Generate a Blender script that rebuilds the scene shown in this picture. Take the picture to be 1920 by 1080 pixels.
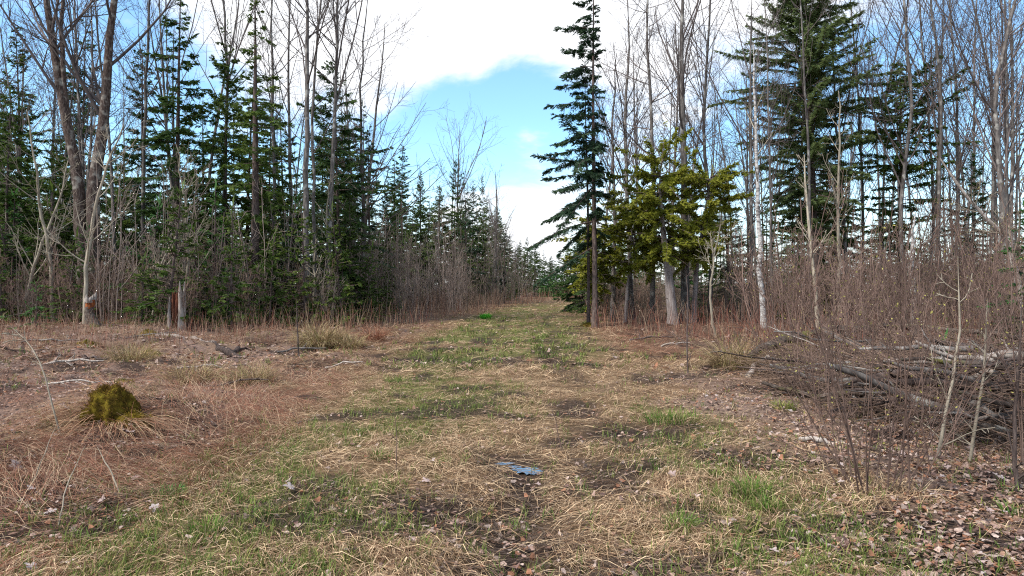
import bpy, math
import numpy as np
from mathutils import Vector

for o in list(bpy.data.objects):
    bpy.data.objects.remove(o)
scene = bpy.context.scene
COL = scene.collection

# ------------------------------------------------------------------ camera
EYE, FPX, HZ = 1.5, 1300.0, 532.0          # eye height, focal length and horizon line in 1920-px units
cam_data = bpy.data.cameras.new("camera")
cam_data.sensor_width = 36.0
cam_data.lens = 36.0 * FPX / 1920.0
cam_data.shift_y = -(540.0 - HZ) / 1920.0
cam_data.clip_start, cam_data.clip_end = 0.05, 3000.0
cam = bpy.data.objects.new("camera", cam_data)
cam.location = (0, 0, EYE)
cam.rotation_euler = (math.radians(90), 0, 0)
COL.objects.link(cam)
scene.camera = cam

# ------------------------------------------------------------------ sky and sun
SUN_EL, SUN_AZ = math.radians(50), math.radians(238)   # azimuth clockwise from +Y: behind the camera, from the left
world = bpy.data.worlds.new("World")
scene.world = world
world.use_nodes = True


def build_world():
    nt = world.node_tree
    nt.nodes.clear()
    N = nt.nodes.new
    L = nt.links.new
    out = N('ShaderNodeOutputWorld')
    bg = N('ShaderNodeBackground')
    bg.inputs['Strength'].default_value = 0.088
    sky = N('ShaderNodeTexSky')
    sky.sky_type = 'NISHITA'
    sky.sun_disc = False
    sky.sun_elevation = SUN_EL
    sky.sun_rotation = SUN_AZ
    sky.air_density = 1.0
    sky.dust_density = 0.6
    sky.ozone_density = 1.6
    tc = N('ShaderNodeTexCoord')
    sep = N('ShaderNodeSeparateXYZ')
    L(tc.outputs['Generated'], sep.inputs[0])

    def m(op, a, b=None, c=None, clamp=False):
        n = N('ShaderNodeMath')
        n.operation = op
        n.use_clamp = clamp
        for i, s in enumerate((a, b, c)):
            if s is None:
                continue
            if isinstance(s, (int, float)):
                n.inputs[i].default_value = s
            else:
                L(s, n.inputs[i])
        return n.outputs[0]
    zz = m('ADD', m('MAXIMUM', sep.outputs['Z'], 0.0), 0.22)
    px = m('DIVIDE', sep.outputs['X'], zz)
    py = m('DIVIDE', sep.outputs['Y'], zz)
    cmb = N('ShaderNodeCombineXYZ')
    L(px, cmb.inputs[0])
    L(py, cmb.inputs[1])

    def noise(scale, detail, rough, off):
        mp = N('ShaderNodeMapping')
        mp.inputs['Location'].default_value = off
        L(cmb.outputs[0], mp.inputs['Vector'])
        n = N('ShaderNodeTexNoise')
        n.inputs['Scale'].default_value = scale
        n.inputs['Detail'].default_value = detail
        n.inputs['Roughness'].default_value = rough
        n.inputs['Distortion'].default_value = 0.35
        L(mp.outputs[0], n.inputs['Vector'])
        return n.outputs[0]
    n1 = noise(0.75, 7, 0.55, (3.1, 7.7, 0))
    n2 = noise(2.6, 6, 0.6, (1.3, 0.4, 2))
    n3 = noise(7.5, 6, 0.62, (5.2, 2.4, 4))
    v = m('ADD', m('ADD', m('MULTIPLY', n1, 0.62), m('MULTIPLY', n2, 0.62)), m('MULTIPLY', n3, 0.30))
    v = m('SUBTRACT', v, 0.195)

    # the cloud banks and the blue gaps between them, as directions in the sky
    def bank(x, y, r, amp):
        d = Vector(((x - 960) / FPX, 1.0, (HZ - y) / FPX)).normalized()
        dist = N('ShaderNodeVectorMath')
        dist.operation = 'DISTANCE'
        L(tc.outputs['Generated'], dist.inputs[0])
        dist.inputs[1].default_value = d
        mr = N('ShaderNodeMapRange')
        mr.interpolation_type = 'SMOOTHSTEP'
        mr.inputs['From Min'].default_value = 0.0
        mr.inputs['From Max'].default_value = r
        mr.inputs['To Min'].default_value = amp
        mr.inputs['To Max'].default_value = 0.0
        L(dist.outputs['Value'], mr.inputs['Value'])
        return mr.outputs[0]
    for b in ((850, -40, 0.24, .34), (640, 30, 0.26, .26), (1000, -60, .22, .30), (1230, -60, .26, .22),
              (985, 235, 0.06, .24), (990, 480, 0.17, .24), (1020, 350, .08, .05), (430, 90, .2, .12),
              (900, 190, 0.13, -.36), (1010, 165, .10, -.26), (800, 270, .12, -.34), (900, 300, .12, -.16), (1060, 300, .09, -.12), (1090, 200, .1, -.12),
              (120, 200, .24, -.22), (500, 330, .25, -.12), (1800, 250, .32, -.22), (1450, 260, .2, -.20), (1560, 20, .2, .12), (700, 420, .12, -.1)):
        v = m('ADD', v, bank(*b))
    ramp = N('ShaderNodeMapRange')
    ramp.interpolation_type = 'SMOOTHSTEP'
    ramp.inputs['From Min'].default_value = 0.43
    ramp.inputs['From Max'].default_value = 0.76
    L(v, ramp.inputs['Value'])
    hor = N('ShaderNodeMapRange')          # thick pale air low over the horizon
    hor.inputs['From Min'].default_value = 0.02
    hor.inputs['From Max'].default_value = 0.16
    hor.inputs['To Min'].default_value = 0.75
    hor.inputs['To Max'].default_value = 0.0
    L(sep.outputs['Z'], hor.inputs['Value'])
    cover = m('MAXIMUM', ramp.outputs[0], hor.outputs[0])
    gain = N('ShaderNodeMix')
    gain.data_type = 'RGBA'
    gain.blend_type = 'MULTIPLY'
    gain.inputs[0].default_value = 1.0
    L(sky.outputs[0], gain.inputs[6])
    gain.inputs[7].default_value = (1.9, 2.4, 2.55, 1)
    mix = N('ShaderNodeMix')
    mix.data_type = 'RGBA'
    L(cover, mix.inputs[0])
    L(gain.outputs[2], mix.inputs[6])
    cl = N('ShaderNodeMix')
    cl.data_type = 'RGBA'
    L(n2, cl.inputs[0])
    cl.inputs[6].default_value = (8.2, 8.7, 9.6, 1)
    cl.inputs[7].default_value = (13.0, 12.9, 12.8, 1)
    L(cl.outputs[2], mix.inputs[7])
    L(mix.outputs[2], bg.inputs['Color'])
    L(bg.outputs[0], out.inputs['Surface'])


build_world()
sun_d = bpy.data.lights.new("sun", 'SUN')
sun_d.energy = 4.2
sun_d.angle = math.radians(8)
sun_d.color = (1.0, 0.95, 0.88)
sun = bpy.data.objects.new("sun", sun_d)
sdir = Vector((math.sin(SUN_AZ) * math.cos(SUN_EL), math.cos(SUN_AZ) * math.cos(SUN_EL), math.sin(SUN_EL)))
sun.rotation_euler = (-sdir).to_track_quat('-Z', 'Y').to_euler()
COL.objects.link(sun)

vs = scene.view_settings
vs.view_transform = 'Standard'
vs.look = 'None'
vs.exposure = 0.45
vs.gamma = 1.0
vs.use_curve_mapping = False
scene.render.engine = 'CYCLES'
cy = scene.cycles
cy.max_bounces, cy.diffuse_bounces, cy.glossy_bounces = 4, 3, 2
cy.transmission_bounces, cy.transparent_max_bounces = 2, 4
cy.use_denoising = False
cy.pixel_filter_type = 'BLACKMAN_HARRIS'
cy.filter_width = 1.15
cy.caustics_reflective = cy.caustics_refractive = False

# ------------------------------------------------------------------ helpers: tags, meshes
rng = np.random.default_rng(11)
UP = np.array([0., 0., 1.])


def norm(v):
    return v / np.maximum(np.linalg.norm(v, axis=-1, keepdims=True), 1e-9)


def _hash(i, j, s):
    h = np.sin(i * 127.1 + j * 311.7 + s * 74.7) * 43758.5453
    return h - np.floor(h)


def vn(x, y, s=0):
    """value noise, 0..1"""
    x = np.asarray(x, float)
    y = np.asarray(y, float)
    i, j = np.floor(x), np.floor(y)
    a, b = x - i, y - j
    a, b = a * a * (3 - 2 * a), b * b * (3 - 2 * b)
    return ((_hash(i, j, s) * (1 - a) + _hash(i + 1, j, s) * a) * (1 - b)
            + (_hash(i, j + 1, s) * (1 - a) + _hash(i + 1, j + 1, s) * a) * b)


def fbm(x, y, s=0, o=3):
    t, amp, tot = 0, 1., 0
    for k in range(o):
        t = t + vn(x * 2 ** k, y * 2 ** k, s + k * 3.3) * amp
        tot += amp
        amp *= .5
    return t / tot


def sstep(a, b, x):
    t = np.clip((x - a) / (b - a), 0, 1)
    return t * t * (3 - 2 * t)


def tag(o, label=None, cat=None, group=None, kind=None):
    if label:
        o['label'] = label
    if cat:
        o['category'] = cat
    if group:
        o['group'] = group
    if kind:
        o['kind'] = kind
    return o


def empty(name, loc, rz=0.0, sc=1.0):
    o = bpy.data.objects.new(name, None)
    o.empty_display_size = 0.2
    o.location = loc
    o.rotation_euler = (0, 0, rz)
    o.scale = (sc, sc, sc)
    COL.objects.link(o)
    return o


class MB:
    """collects quads (with one value or one colour per vertex) into one mesh"""

    def __init__(s):
        s.v, s.q, s.c, s.n = [], [], [], 0
        s.mi, s.cur = [], 0
        s.t, s.tmi = [], []

    def add(s, v, q, c):
        v = np.asarray(v, float).reshape(-1, 3)
        s.v.append(v)
        s.q.append(np.asarray(q).reshape(-1, 4) + s.n)
        s.mi.append(np.full(len(s.q[-1]), s.cur))
        c = np.asarray(c, float)
        if c.ndim == 0:
            c = np.full(len(v), float(c))
        s.c.append(c)
        s.n += len(v)

    def tubes(s, P, R, sides=4, c=0.5, jit=0.0, cap=False):
        P = np.asarray(P, float)
        if P.ndim == 2:
            P = P[None]
        M, K, _ = P.shape
        if M == 0:
            return
        R = np.broadcast_to(np.asarray(R, float), (M, K))
        T = norm(np.gradient(P, axis=1))
        ref = np.where(np.abs(T[:, :1, 2:3]) > .8, np.array([1., 0, 0]), UP)
        u = norm(np.cross(T, np.broadcast_to(ref, T.shape)))
        w = np.cross(T, u)
        a = np.arange(sides) * 2 * np.pi / sides
        rr = R[:, :, None] * np.ones(sides)
        if jit:
            rr = rr * (1 + jit * (rng.random((M, K, sides)) - .5) * 2)
        V = P[:, :, None, :] + rr[..., None] * (np.cos(a)[:, None] * u[:, :, None, :] + np.sin(a)[:, None] * w[:, :, None, :])
        idx = np.arange(M * K * sides).reshape(M, K, sides)
        A, B = idx[:, :-1], idx[:, 1:]
        Q = np.stack([A, np.roll(A, -1, 2), np.roll(B, -1, 2), B], -1).reshape(-1, 4)
        c = np.asarray(c, float)
        if c.ndim == 1 and len(c) == M:
            c = np.repeat(c, K * sides)
        elif c.ndim == 2 and len(c) == M:
            c = np.repeat(c, K * sides, axis=0)
        elif c.ndim == 1 and len(c) == 3 and M != 3:
            c = np.broadcast_to(c, (M * K * sides, 3))
        s.add(V, Q, c)
        if cap:
            for m_ in range(M):
                for e in (0, K - 1):
                    ring = V[m_, e]
                    cen = ring.mean(0)
                    nn = sides
                    vv = np.vstack([ring, cen[None]])
                    qq = [[i, (i + 1) % nn, nn, nn] for i in range(nn)] if False else \
                         [[i, (i + 1) % nn, (i + 2) % nn, nn] for i in range(0, nn, 2)]
                    s.add(vv, qq, c if c.ndim == 0 else 0.9)

    def shoots(s, base, d, length, width, roll_ref, c, bend=0.0):
        """pointed one-triangle needle shoots"""
        M = len(base)
        length = np.broadcast_to(length, (M,))[:, None]
        width = np.broadcast_to(width, (M,))[:, None]
        sd = norm(np.cross(d, roll_ref))
        a = base + d * length * .12
        V = np.stack([a + sd * width * .5, base + d * length - UP * bend * length, a - sd * width * .5], 1).reshape(-1, 3)
        s.v.append(V)
        s.t.append(np.arange(M * 3).reshape(M, 3) + s.n)
        s.tmi.append(np.full(M, s.cur))
        c = np.asarray(c, float)
        s.c.append(np.repeat(c, 3, axis=0))
        s.n += M * 3

    def ribbons(s, P, W, side, c):
        M, K, _ = P.shape
        W = np.broadcast_to(np.asarray(W, float), (M, K))
        if side.ndim == 2:
            side = side[:, None, :]
        V = np.stack([P - side * W[..., None] * .5, P + side * W[..., None] * .5], 2)
        idx = np.arange(M * K * 2).reshape(M, K, 2)
        Q = np.stack([idx[:, :-1, 0], idx[:, :-1, 1], idx[:, 1:, 1], idx[:, 1:, 0]], -1).reshape(-1, 4)
        c = np.asarray(c, float)
        c = np.repeat(c, K * 2, axis=0) if c.ndim and len(c) == M else c
        s.add(V, Q, c)

    def kites(s, base, d, length, width, roll_ref, c, bend=0.0):
        M = len(base)
        length = np.broadcast_to(length, (M,))[:, None]
        width = np.broadcast_to(width, (M,))[:, None]
        sd = norm(np.cross(d, roll_ref))
        nn = np.cross(sd, d)
        mid = base + d * length * .45
        tip = base + d * length - nn * 0 + UP * (-bend) * length
        V = np.stack([base, mid + sd * width * .5, tip, mid - sd * width * .5], 1)
        Q = np.arange(M * 4).reshape(M, 4)
        c = np.asarray(c, float)
        c = np.repeat(c, 4, axis=0) if c.ndim and len(c) == M else c
        s.add(V, Q, c)

    def mesh(s, name, mats, smooth=True):
        V = np.concatenate(s.v)
        Q = np.concatenate(s.q) if s.q else np.zeros((0, 4), int)
        T = np.concatenate(s.t) if s.t else np.zeros((0, 3), int)
        npoly = len(Q) + len(T)
        me = bpy.data.meshes.new(name)
        me.vertices.add(len(V))
        me.vertices.foreach_set('co', V.astype(np.float32).ravel())
        me.loops.add(len(Q) * 4 + len(T) * 3)
        me.loops.foreach_set('vertex_index', np.concatenate([Q.ravel(), T.ravel()]).astype(np.int32))
        me.polygons.add(npoly)
        me.polygons.foreach_set('loop_start', np.concatenate([np.arange(len(Q)) * 4, len(Q) * 4 + np.arange(len(T)) * 3]).astype(np.int32))
        me.polygons.foreach_set('use_smooth', np.full(npoly, smooth))
        me.update(calc_edges=True)
        if s.c[0].ndim == 2:
            at = me.color_attributes.new('tint', 'FLOAT_COLOR', 'POINT')
            cc = np.concatenate(s.c)
            cc = np.concatenate([cc, np.ones((len(cc), 1))], 1)
            at.data.foreach_set('color', cc.astype(np.float32).ravel())
        else:
            at = me.attributes.new('var', 'FLOAT', 'POINT')
            at.data.foreach_set('value', np.concatenate(s.c).astype(np.float32))
        for m_ in (mats if isinstance(mats, (tuple, list)) else (mats,)):
            me.materials.append(m_)
        me.polygons.foreach_set('material_index', np.concatenate(s.mi + s.tmi).astype(np.int32))
        return me

    def build(s, name, mat, parent=None, smooth=True):
        me = s.mesh(name, mat, smooth)
        o = bpy.data.objects.new(name, me)
        COL.objects.link(o)
        if parent is not None:
            o.parent = parent
        return o


def copy_tree(o, parent=None):
    c = o.copy()
    COL.objects.link(c)
    c.parent = parent
    for ch in list(o.children):
        copy_tree(ch, c)
    return c


def S(x, y, d):
    """picture position at a given distance -> world point"""
    return np.array([(x - 960) / FPX * d, d, EYE + (HZ - y) / FPX * d])


def G(x, y):
    """picture position on the ground -> world x, y"""
    d = EYE * FPX / (y - HZ)
    return (x - 960) / FPX * d, d


def pxof(x, y):
    return 960 + FPX * x / y


# ------------------------------------------------------------------ materials
def new_mat(name):
    m = bpy.data.materials.new(name)
    m.use_nodes = True
    nt = m.node_tree
    return m, nt, nt.nodes, nt.links, nt.nodes['Principled BSDF']


def set_ramp(r, stops):
    e = r.color_ramp.elements
    while len(e) > len(stops):
        e.remove(e[-1])
    while len(e) < len(stops):
        e.new(1.0)
    for el, (p, c) in zip(e, stops):
        el.position = p
        el.color = (*c, 1)


def bark(name, stops, scale=(14, 14, 3), patch=None, patch_amt=.5, rough=.9, bump=.6, rnd=.25):
    m, nt, N, L, b = new_mat(name)
    tc = N.new('ShaderNodeTexCoord')
    mp = N.new('ShaderNodeMapping')
    mp.inputs['Scale'].default_value = scale
    L.new(tc.outputs['Object'], mp.inputs['Vector'])
    n = N.new('ShaderNodeTexNoise')
    n.inputs['Scale'].default_value = 1.0
    n.inputs['Detail'].default_value = 6
    n.inputs['Roughness'].default_value = .65
    L.new(mp.outputs[0], n.inputs['Vector'])
    r = N.new('ShaderNodeValToRGB')
    set_ramp(r, stops)
    L.new(n.outputs['Fac'], r.inputs[0])
    col = r.outputs[0]
    if patch:
        n2 = N.new('ShaderNodeTexNoise')
        n2.inputs['Scale'].default_value = 3.2
        n2.inputs['Detail'].default_value = 5
        L.new(tc.outputs['Object'], n2.inputs['Vector'])
        mr = N.new('ShaderNodeMapRange')
        mr.inputs['From Min'].default_value = 1 - patch_amt - .06
        mr.inputs['From Max'].default_value = 1 - patch_amt + .06
        L.new(n2.outputs['Fac'], mr.inputs['Value'])
        mx = N.new('ShaderNodeMix')
        mx.data_type = 'RGBA'
        L.new(mr.outputs[0], mx.inputs[0])
        L.new(col, mx.inputs[6])
        mx.inputs[7].default_value = (*patch, 1)
        col = mx.outputs[2]
    oi = N.new('ShaderNodeObjectInfo')
    mr = N.new('ShaderNodeMapRange')
    mr.inputs['To Min'].default_value = 1 - rnd
    mr.inputs['To Max'].default_value = 1 + rnd
    L.new(oi.outputs['Random'], mr.inputs['Value'])
    hs = N.new('ShaderNodeHueSaturation')
    L.new(mr.outputs[0], hs.inputs['Value'])
    L.new(col, hs.inputs['Color'])
    L.new(hs.outputs[0], b.inputs['Base Color'])
    b.inputs['Roughness'].default_value = rough
    b.inputs['Specular IOR Level'].default_value = .2
    bp = N.new('ShaderNodeBump')
    bp.inputs['Strength'].default_value = bump
    bp.inputs['Distance'].default_value = .02
    L.new(n.outputs['Fac'], bp.inputs['Height'])
    L.new(bp.outputs[0], b.inputs['Normal'])
    return m


def foliage(name, stops, trans=.25, rnd=.3, rough=.6):
    m, nt, N, L, b = new_mat(name)
    at = N.new('ShaderNodeAttribute')
    at.attribute_name = 'var'
    oi = N.new('ShaderNodeObjectInfo')
    ma = N.new('ShaderNodeMath')
    ma.operation = 'MULTIPLY_ADD'
    L.new(oi.outputs['Random'], ma.inputs[0])
    ma.inputs[1].default_value = rnd
    ma.inputs[2].default_value = -rnd / 2
    ad = N.new('ShaderNodeMath')
    ad.operation = 'ADD'
    L.new(at.outputs['Fac'], ad.inputs[0])
    L.new(ma.outputs[0], ad.inputs[1])
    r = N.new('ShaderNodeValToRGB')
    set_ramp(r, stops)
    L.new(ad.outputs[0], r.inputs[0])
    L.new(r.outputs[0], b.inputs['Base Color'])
    b.inputs['Roughness'].default_value = rough
    b.inputs['Specular IOR Level'].default_value = .25
    tr = N.new('ShaderNodeBsdfTranslucent')
    L.new(r.outputs[0], tr.inputs['Color'])
    mx = N.new('ShaderNodeMixShader')
    mx.inputs[0].default_value = trans
    L.new(b.outputs[0], mx.inputs[1])
    L.new(tr.outputs[0], mx.inputs[2])
    L.new(mx.outputs[0], N['Material Output'].inputs['Surface'])
    return m


def tinted(name, rough=.85, trans=0.0, amount=.35, scale=30):
    """colour of each blade, stem or leaf from its own tint, broken up with noise"""
    m, nt, N, L, b = new_mat(name)
    at = N.new('ShaderNodeAttribute')
    at.attribute_name = 'tint'
    tc = N.new('ShaderNodeTexCoord')
    n = N.new('ShaderNodeTexNoise')
    n.inputs['Scale'].default_value = scale
    n.inputs['Detail'].default_value = 3
    L.new(tc.outputs['Object'], n.inputs['Vector'])
    mr = N.new('ShaderNodeMapRange')
    mr.inputs['From Min'].default_value = .3
    mr.inputs['From Max'].default_value = .7
    mr.inputs['To Min'].default_value = 1 - amount
    mr.inputs['To Max'].default_value = 1 + amount
    L.new(n.outputs['Fac'], mr.inputs['Value'])
    hs = N.new('ShaderNodeHueSaturation')
    L.new(at.outputs['Color'], hs.inputs['Color'])
    L.new(mr.outputs[0], hs.inputs['Value'])
    L.new(hs.outputs[0], b.inputs['Base Color'])
    b.inputs['Roughness'].default_value = rough
    b.inputs['Specular IOR Level'].default_value = .25
    if trans:
        tr = N.new('ShaderNodeBsdfTranslucent')
        L.new(hs.outputs[0], tr.inputs['Color'])
        mx = N.new('ShaderNodeMixShader')
        mx.inputs[0].default_value = trans
        L.new(b.outputs[0], mx.inputs[1])
        L.new(tr.outputs[0], mx.inputs[2])
        L.new(mx.outputs[0], N['Material Output'].inputs['Surface'])
    return m


M = {}
M['bark_grey'] = bark('bark_grey', [(.3, (.030, .025, .023)), (.5, (.098, .084, .076)), (.7, (.21, .185, .165))], patch=(.30, .28, .25), patch_amt=.38)
M['bark_maple'] = bark('bark_maple', [(.3, (.020, .012, .010)), (.5, (.075, .050, .040)), (.7, (.20, .155, .13))], scale=(22, 22, 7), patch=(.29, .26, .22), patch_amt=.38, bump=.9)
M['bark_brown'] = bark('bark_brown', [(.3, (.03, .02, .018)), (.5, (.085, .06, .052)), (.7, (.17, .13, .11))], scale=(22, 22, 6), bump=.9)
M['bark_twig'] = bark('bark_twig', [(.3, (.060, .045, .042)), (.6, (.14, .112, .102))], rnd=.35, bump=.1)
M['bark_cedar'] = bark('bark_cedar', [(.3, (.07, .05, .045)), (.5, (.22, .18, .165)), (.7, (.38, .335, .31))], scale=(40, 40, 2), bump=1.0)
M['bark_white'] = bark('bark_white', [(.38, (.09, .075, .07)), (.50, (.38, .35, .325)), (.7, (.62, .60, .57))], scale=(4, 4, 16), rnd=.12)
M['bark_sapling'] = bark('bark_sapling', [(.3, (.16, .13, .095)), (.6, (.34, .29, .22))], rnd=.35, bump=.1)
M['bark_stem'] = bark('bark_stem', [(.3, (.13, .095, .080)), (.6, (.31, .24, .20))], rnd=.5, bump=.1)
M['bark_shrub'] = bark('bark_shrub', [(.3, (.075, .043, .034)), (.6, (.19, .125, .098))], rnd=.35, bump=.1)
M['bark_tan'] = bark('bark_tan', [(.3, (.10, .068, .050)), (.6, (.27, .20, .15))], rnd=.4, bump=.1)
M['bark_mossy'] = bark('bark_mossy', [(.3, (.018, .012, .010)), (.5, (.075, .056, .045)), (.7, (.18, .15, .125))], scale=(16, 16, 16), patch=(.12, .11, .03), patch_amt=.40, bump=1)
M['char'] = bark('char', [(.3, (.010, .007, .006)), (.55, (.05, .034, .028)), (.72, (.14, .105, .09))], scale=(20, 20, 6), bump=1)
M['dead_wood'] = bark('dead_wood', [(.3, (.12, .09, .075)), (.5, (.28, .235, .2)), (.7, (.46, .41, .37))], scale=(30, 30, 3), bump=.8)
M['red_wood'] = bark('red_wood', [(.3, (.030, .012, .009)), (.5, (.12, .040, .022)), (.7, (.26, .095, .045))], scale=(40, 40, 3), bump=1)
M['orange_wood'] = bark('orange_wood', [(.35, (.05, .015, .008)), (.65, (.34, .10, .028))], scale=(30, 30, 8), bump=.7)
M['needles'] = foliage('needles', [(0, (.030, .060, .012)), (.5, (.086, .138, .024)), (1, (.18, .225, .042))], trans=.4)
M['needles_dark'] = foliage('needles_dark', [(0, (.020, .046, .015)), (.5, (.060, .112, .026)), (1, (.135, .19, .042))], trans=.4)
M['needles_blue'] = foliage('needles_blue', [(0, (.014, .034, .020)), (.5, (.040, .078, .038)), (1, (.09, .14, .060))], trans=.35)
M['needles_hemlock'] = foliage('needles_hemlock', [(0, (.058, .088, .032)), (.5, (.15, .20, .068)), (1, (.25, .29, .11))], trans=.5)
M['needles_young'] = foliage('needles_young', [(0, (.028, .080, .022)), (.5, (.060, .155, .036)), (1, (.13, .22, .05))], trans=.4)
M['cedar_leaf'] = foliage('cedar_leaf', [(0, (.105, .122, .015)), (.45, (.25, .262, .030)), (1, (.44, .395, .06))], trans=.45)
M['bud'] = foliage('bud', [(0, (.22, .20, .05)), (1, (.50, .44, .12))], trans=.3)
M['grass'] = tinted('grass', trans=.25)
M['leaf'] = tinted('leaf', trans=.15, scale=60)
M['stem'] = tinted('stem')

m, nt, N, L, b = new_mat('water')
b.inputs['Base Color'].default_value = (.02, .018, .015, 1)
b.inputs['Roughness'].default_value = .04
b.inputs['Specular IOR Level'].default_value = 1.0
b.inputs['IOR'].default_value = 2.9
wn = N.new('ShaderNodeTexNoise')
wn.inputs['Scale'].default_value = 30
wb = N.new('ShaderNodeBump')
wb.inputs['Strength'].default_value = .015
L.new(wn.outputs['Fac'], wb.inputs['Height'])
L.new(wb.outputs[0], b.inputs['Normal'])
M['water'] = m


# ------------------------------------------------------------------ ground
TRX, TRY = [0, -.02, .55, 2.8, 4.4, 5.2, 6], [0, 13, 28, 51, 75, 110, 400]


def trail(y):
    return np.interp(y, TRY, TRX)


POOLS = [(.06, 5.78, .30, .22), (.08, 5.3, .17, .4), (.05, 4.7, .22, .4), (.03, 4.1, .3, .4), (-.2, 4.5, .4, .3), (-.05, 3.5, .3, .3), (1.12, 7.1, .48, .40), (-1.75, 13.6, .95, .75), (-.6, 4.7, .5, .35)]


def gz(x, y):
    x = np.asarray(x, float)
    y = np.asarray(y, float)
    off = np.abs(x - trail(y))
    rough = sstep(1.6, 4.5, off)
    z = (fbm(x * .35, y * .35, 2) - .5) * .16 * (.35 + rough)
    z = z + (fbm(x * 1.7, y * 1.7, 5) - .5) * .13 * (.55 + .45 * rough)
    z = z + (fbm(x * 5, y * 5, 9, 2) - .5) * .075 * sstep(60, 20, y)
    for px_, py_, rx, ry in POOLS:
        z = z - .04 * np.exp(-(((x - px_) / rx) ** 2 + ((y - py_) / ry) ** 2))
    z = z * (1 - .95 * np.exp(-(((x - .06) / .42) ** 2 + ((y - 5.74) / .38) ** 2) ** 2)) - .05 * np.exp(-(((x - .06) / .3) ** 2 + ((y - 5.74) / .3) ** 2))
    z = z + .22 * np.exp(-(((x + 4.15) / .75) ** 2 + ((y - 7.3) / .8) ** 2))       # hummock round the mossy stump
    z = z + (fbm(x * .9 + 3, y * .9, 15) - .42) * .34 * sstep(2.6, 4.5, -x) * sstep(4, 6, y) * sstep(26, 18, y)
    z = z + .10 * np.exp(-(((x + 5.6) / 1.6) ** 2 + ((y - 9.5) / 1.3) ** 2))
    z = z + .20 * sstep(5, 11, -x) * sstep(8, 16, y)
    z = z + .12 * sstep(3.5, 8, x) * sstep(6, 12, y)
    return z


def zones(x, y):
    """how green, red, leafy, muddy and wooded a place is"""
    x = np.asarray(x, float)
    y = np.asarray(y, float)
    o = x - trail(y)
    n1 = fbm(x * .8, y * .8, 21)
    n2 = fbm(x * 2.5, y * 2.5, 31)
    left = np.interp(y, [3, 5.3, 6.5, 8.6, 13, 18, 33], [-1.4, -2.0, -1.8, -.9, -1.3, -1.5, -1.2])
    green = np.exp(-((o - left) / .85) ** 2) * .9 + np.exp(-((o - 1.7) / .55) ** 2) * sstep(9.5, 7, y) * .8
    green = green + sstep(10, 18, y) * np.exp(-(o / 1.9) ** 2) * .85 + .05
    green = np.clip(green * sstep(.34, .56, n1 * .5 + n2 * .5) * 1.7, 0, 1) * sstep(60, 40, y)
    red = sstep(-1.9, -3.4, o) * sstep(.30, .52, n1 + .1 * sstep(8, 5, y)) * sstep(14, 9, y)
    red = np.maximum(red, sstep(-2.4, -4, o) * .55 * sstep(.4, .6, n2))
    red = np.maximum(red, sstep(2.0, 3.0, o) * sstep(12, 16, y) * .75)
    litter = sstep(1.6, 3.0, o + (n1 - .5) * 2.0) * sstep(14, 9, y) + sstep(-2.4, -3.6, o) * .55 * sstep(.45, .6, n2) + sstep(3.5, 6, np.abs(o)) * .6
    litter = np.clip(litter, 0, 1)
    mud = 0 * x
    mud = sstep(.56, .68, fbm(x * 1.4 + 7, y * 1.4, 91)) * .75 * sstep(40, 15, y)
    for px_, py_, rx, ry in POOLS:
        mud = np.maximum(mud, np.exp(-(((x - px_) / rx) ** 2 + ((y - py_) / ry) ** 2) * .9))
    mud = np.maximum(mud, np.exp(-((np.abs(o + .15 * np.sin(y * .5)) - .85) / .20) ** 2) * .75 * sstep(.40, .62, n2) * sstep(6, 9, y) * sstep(45, 25, y))
    mud = np.maximum(mud, np.exp(-((x - .04 - .05 * np.sin(y * 3)) / .15) ** 2) * .95 * sstep(5.95, 5.5, y))
    wood = np.maximum(sstep(-3.4, -6.0, o) * sstep(18, 24, y), sstep(2.6, 4.5, o) * sstep(12, 18, y))
    wood = np.maximum(wood, sstep(70, 85, y))
    return green, red, litter, mud, wood


def axis(fine_lo, fine_hi, step, far, grow=1.16):
    a = list(np.arange(fine_lo, fine_hi, step))
    s_, v_ = step, fine_hi
    while v_ < far[1]:
        a.append(v_)
        s_ *= grow
        v_ += s_
    a.append(far[1])
    s_, v_, pre = step, fine_lo, []
    while v_ > far[0]:
        s_ *= grow
        v_ -= s_
        pre.append(max(v_, far[0]))
    return np.array(sorted(set(pre)) + a)


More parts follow.
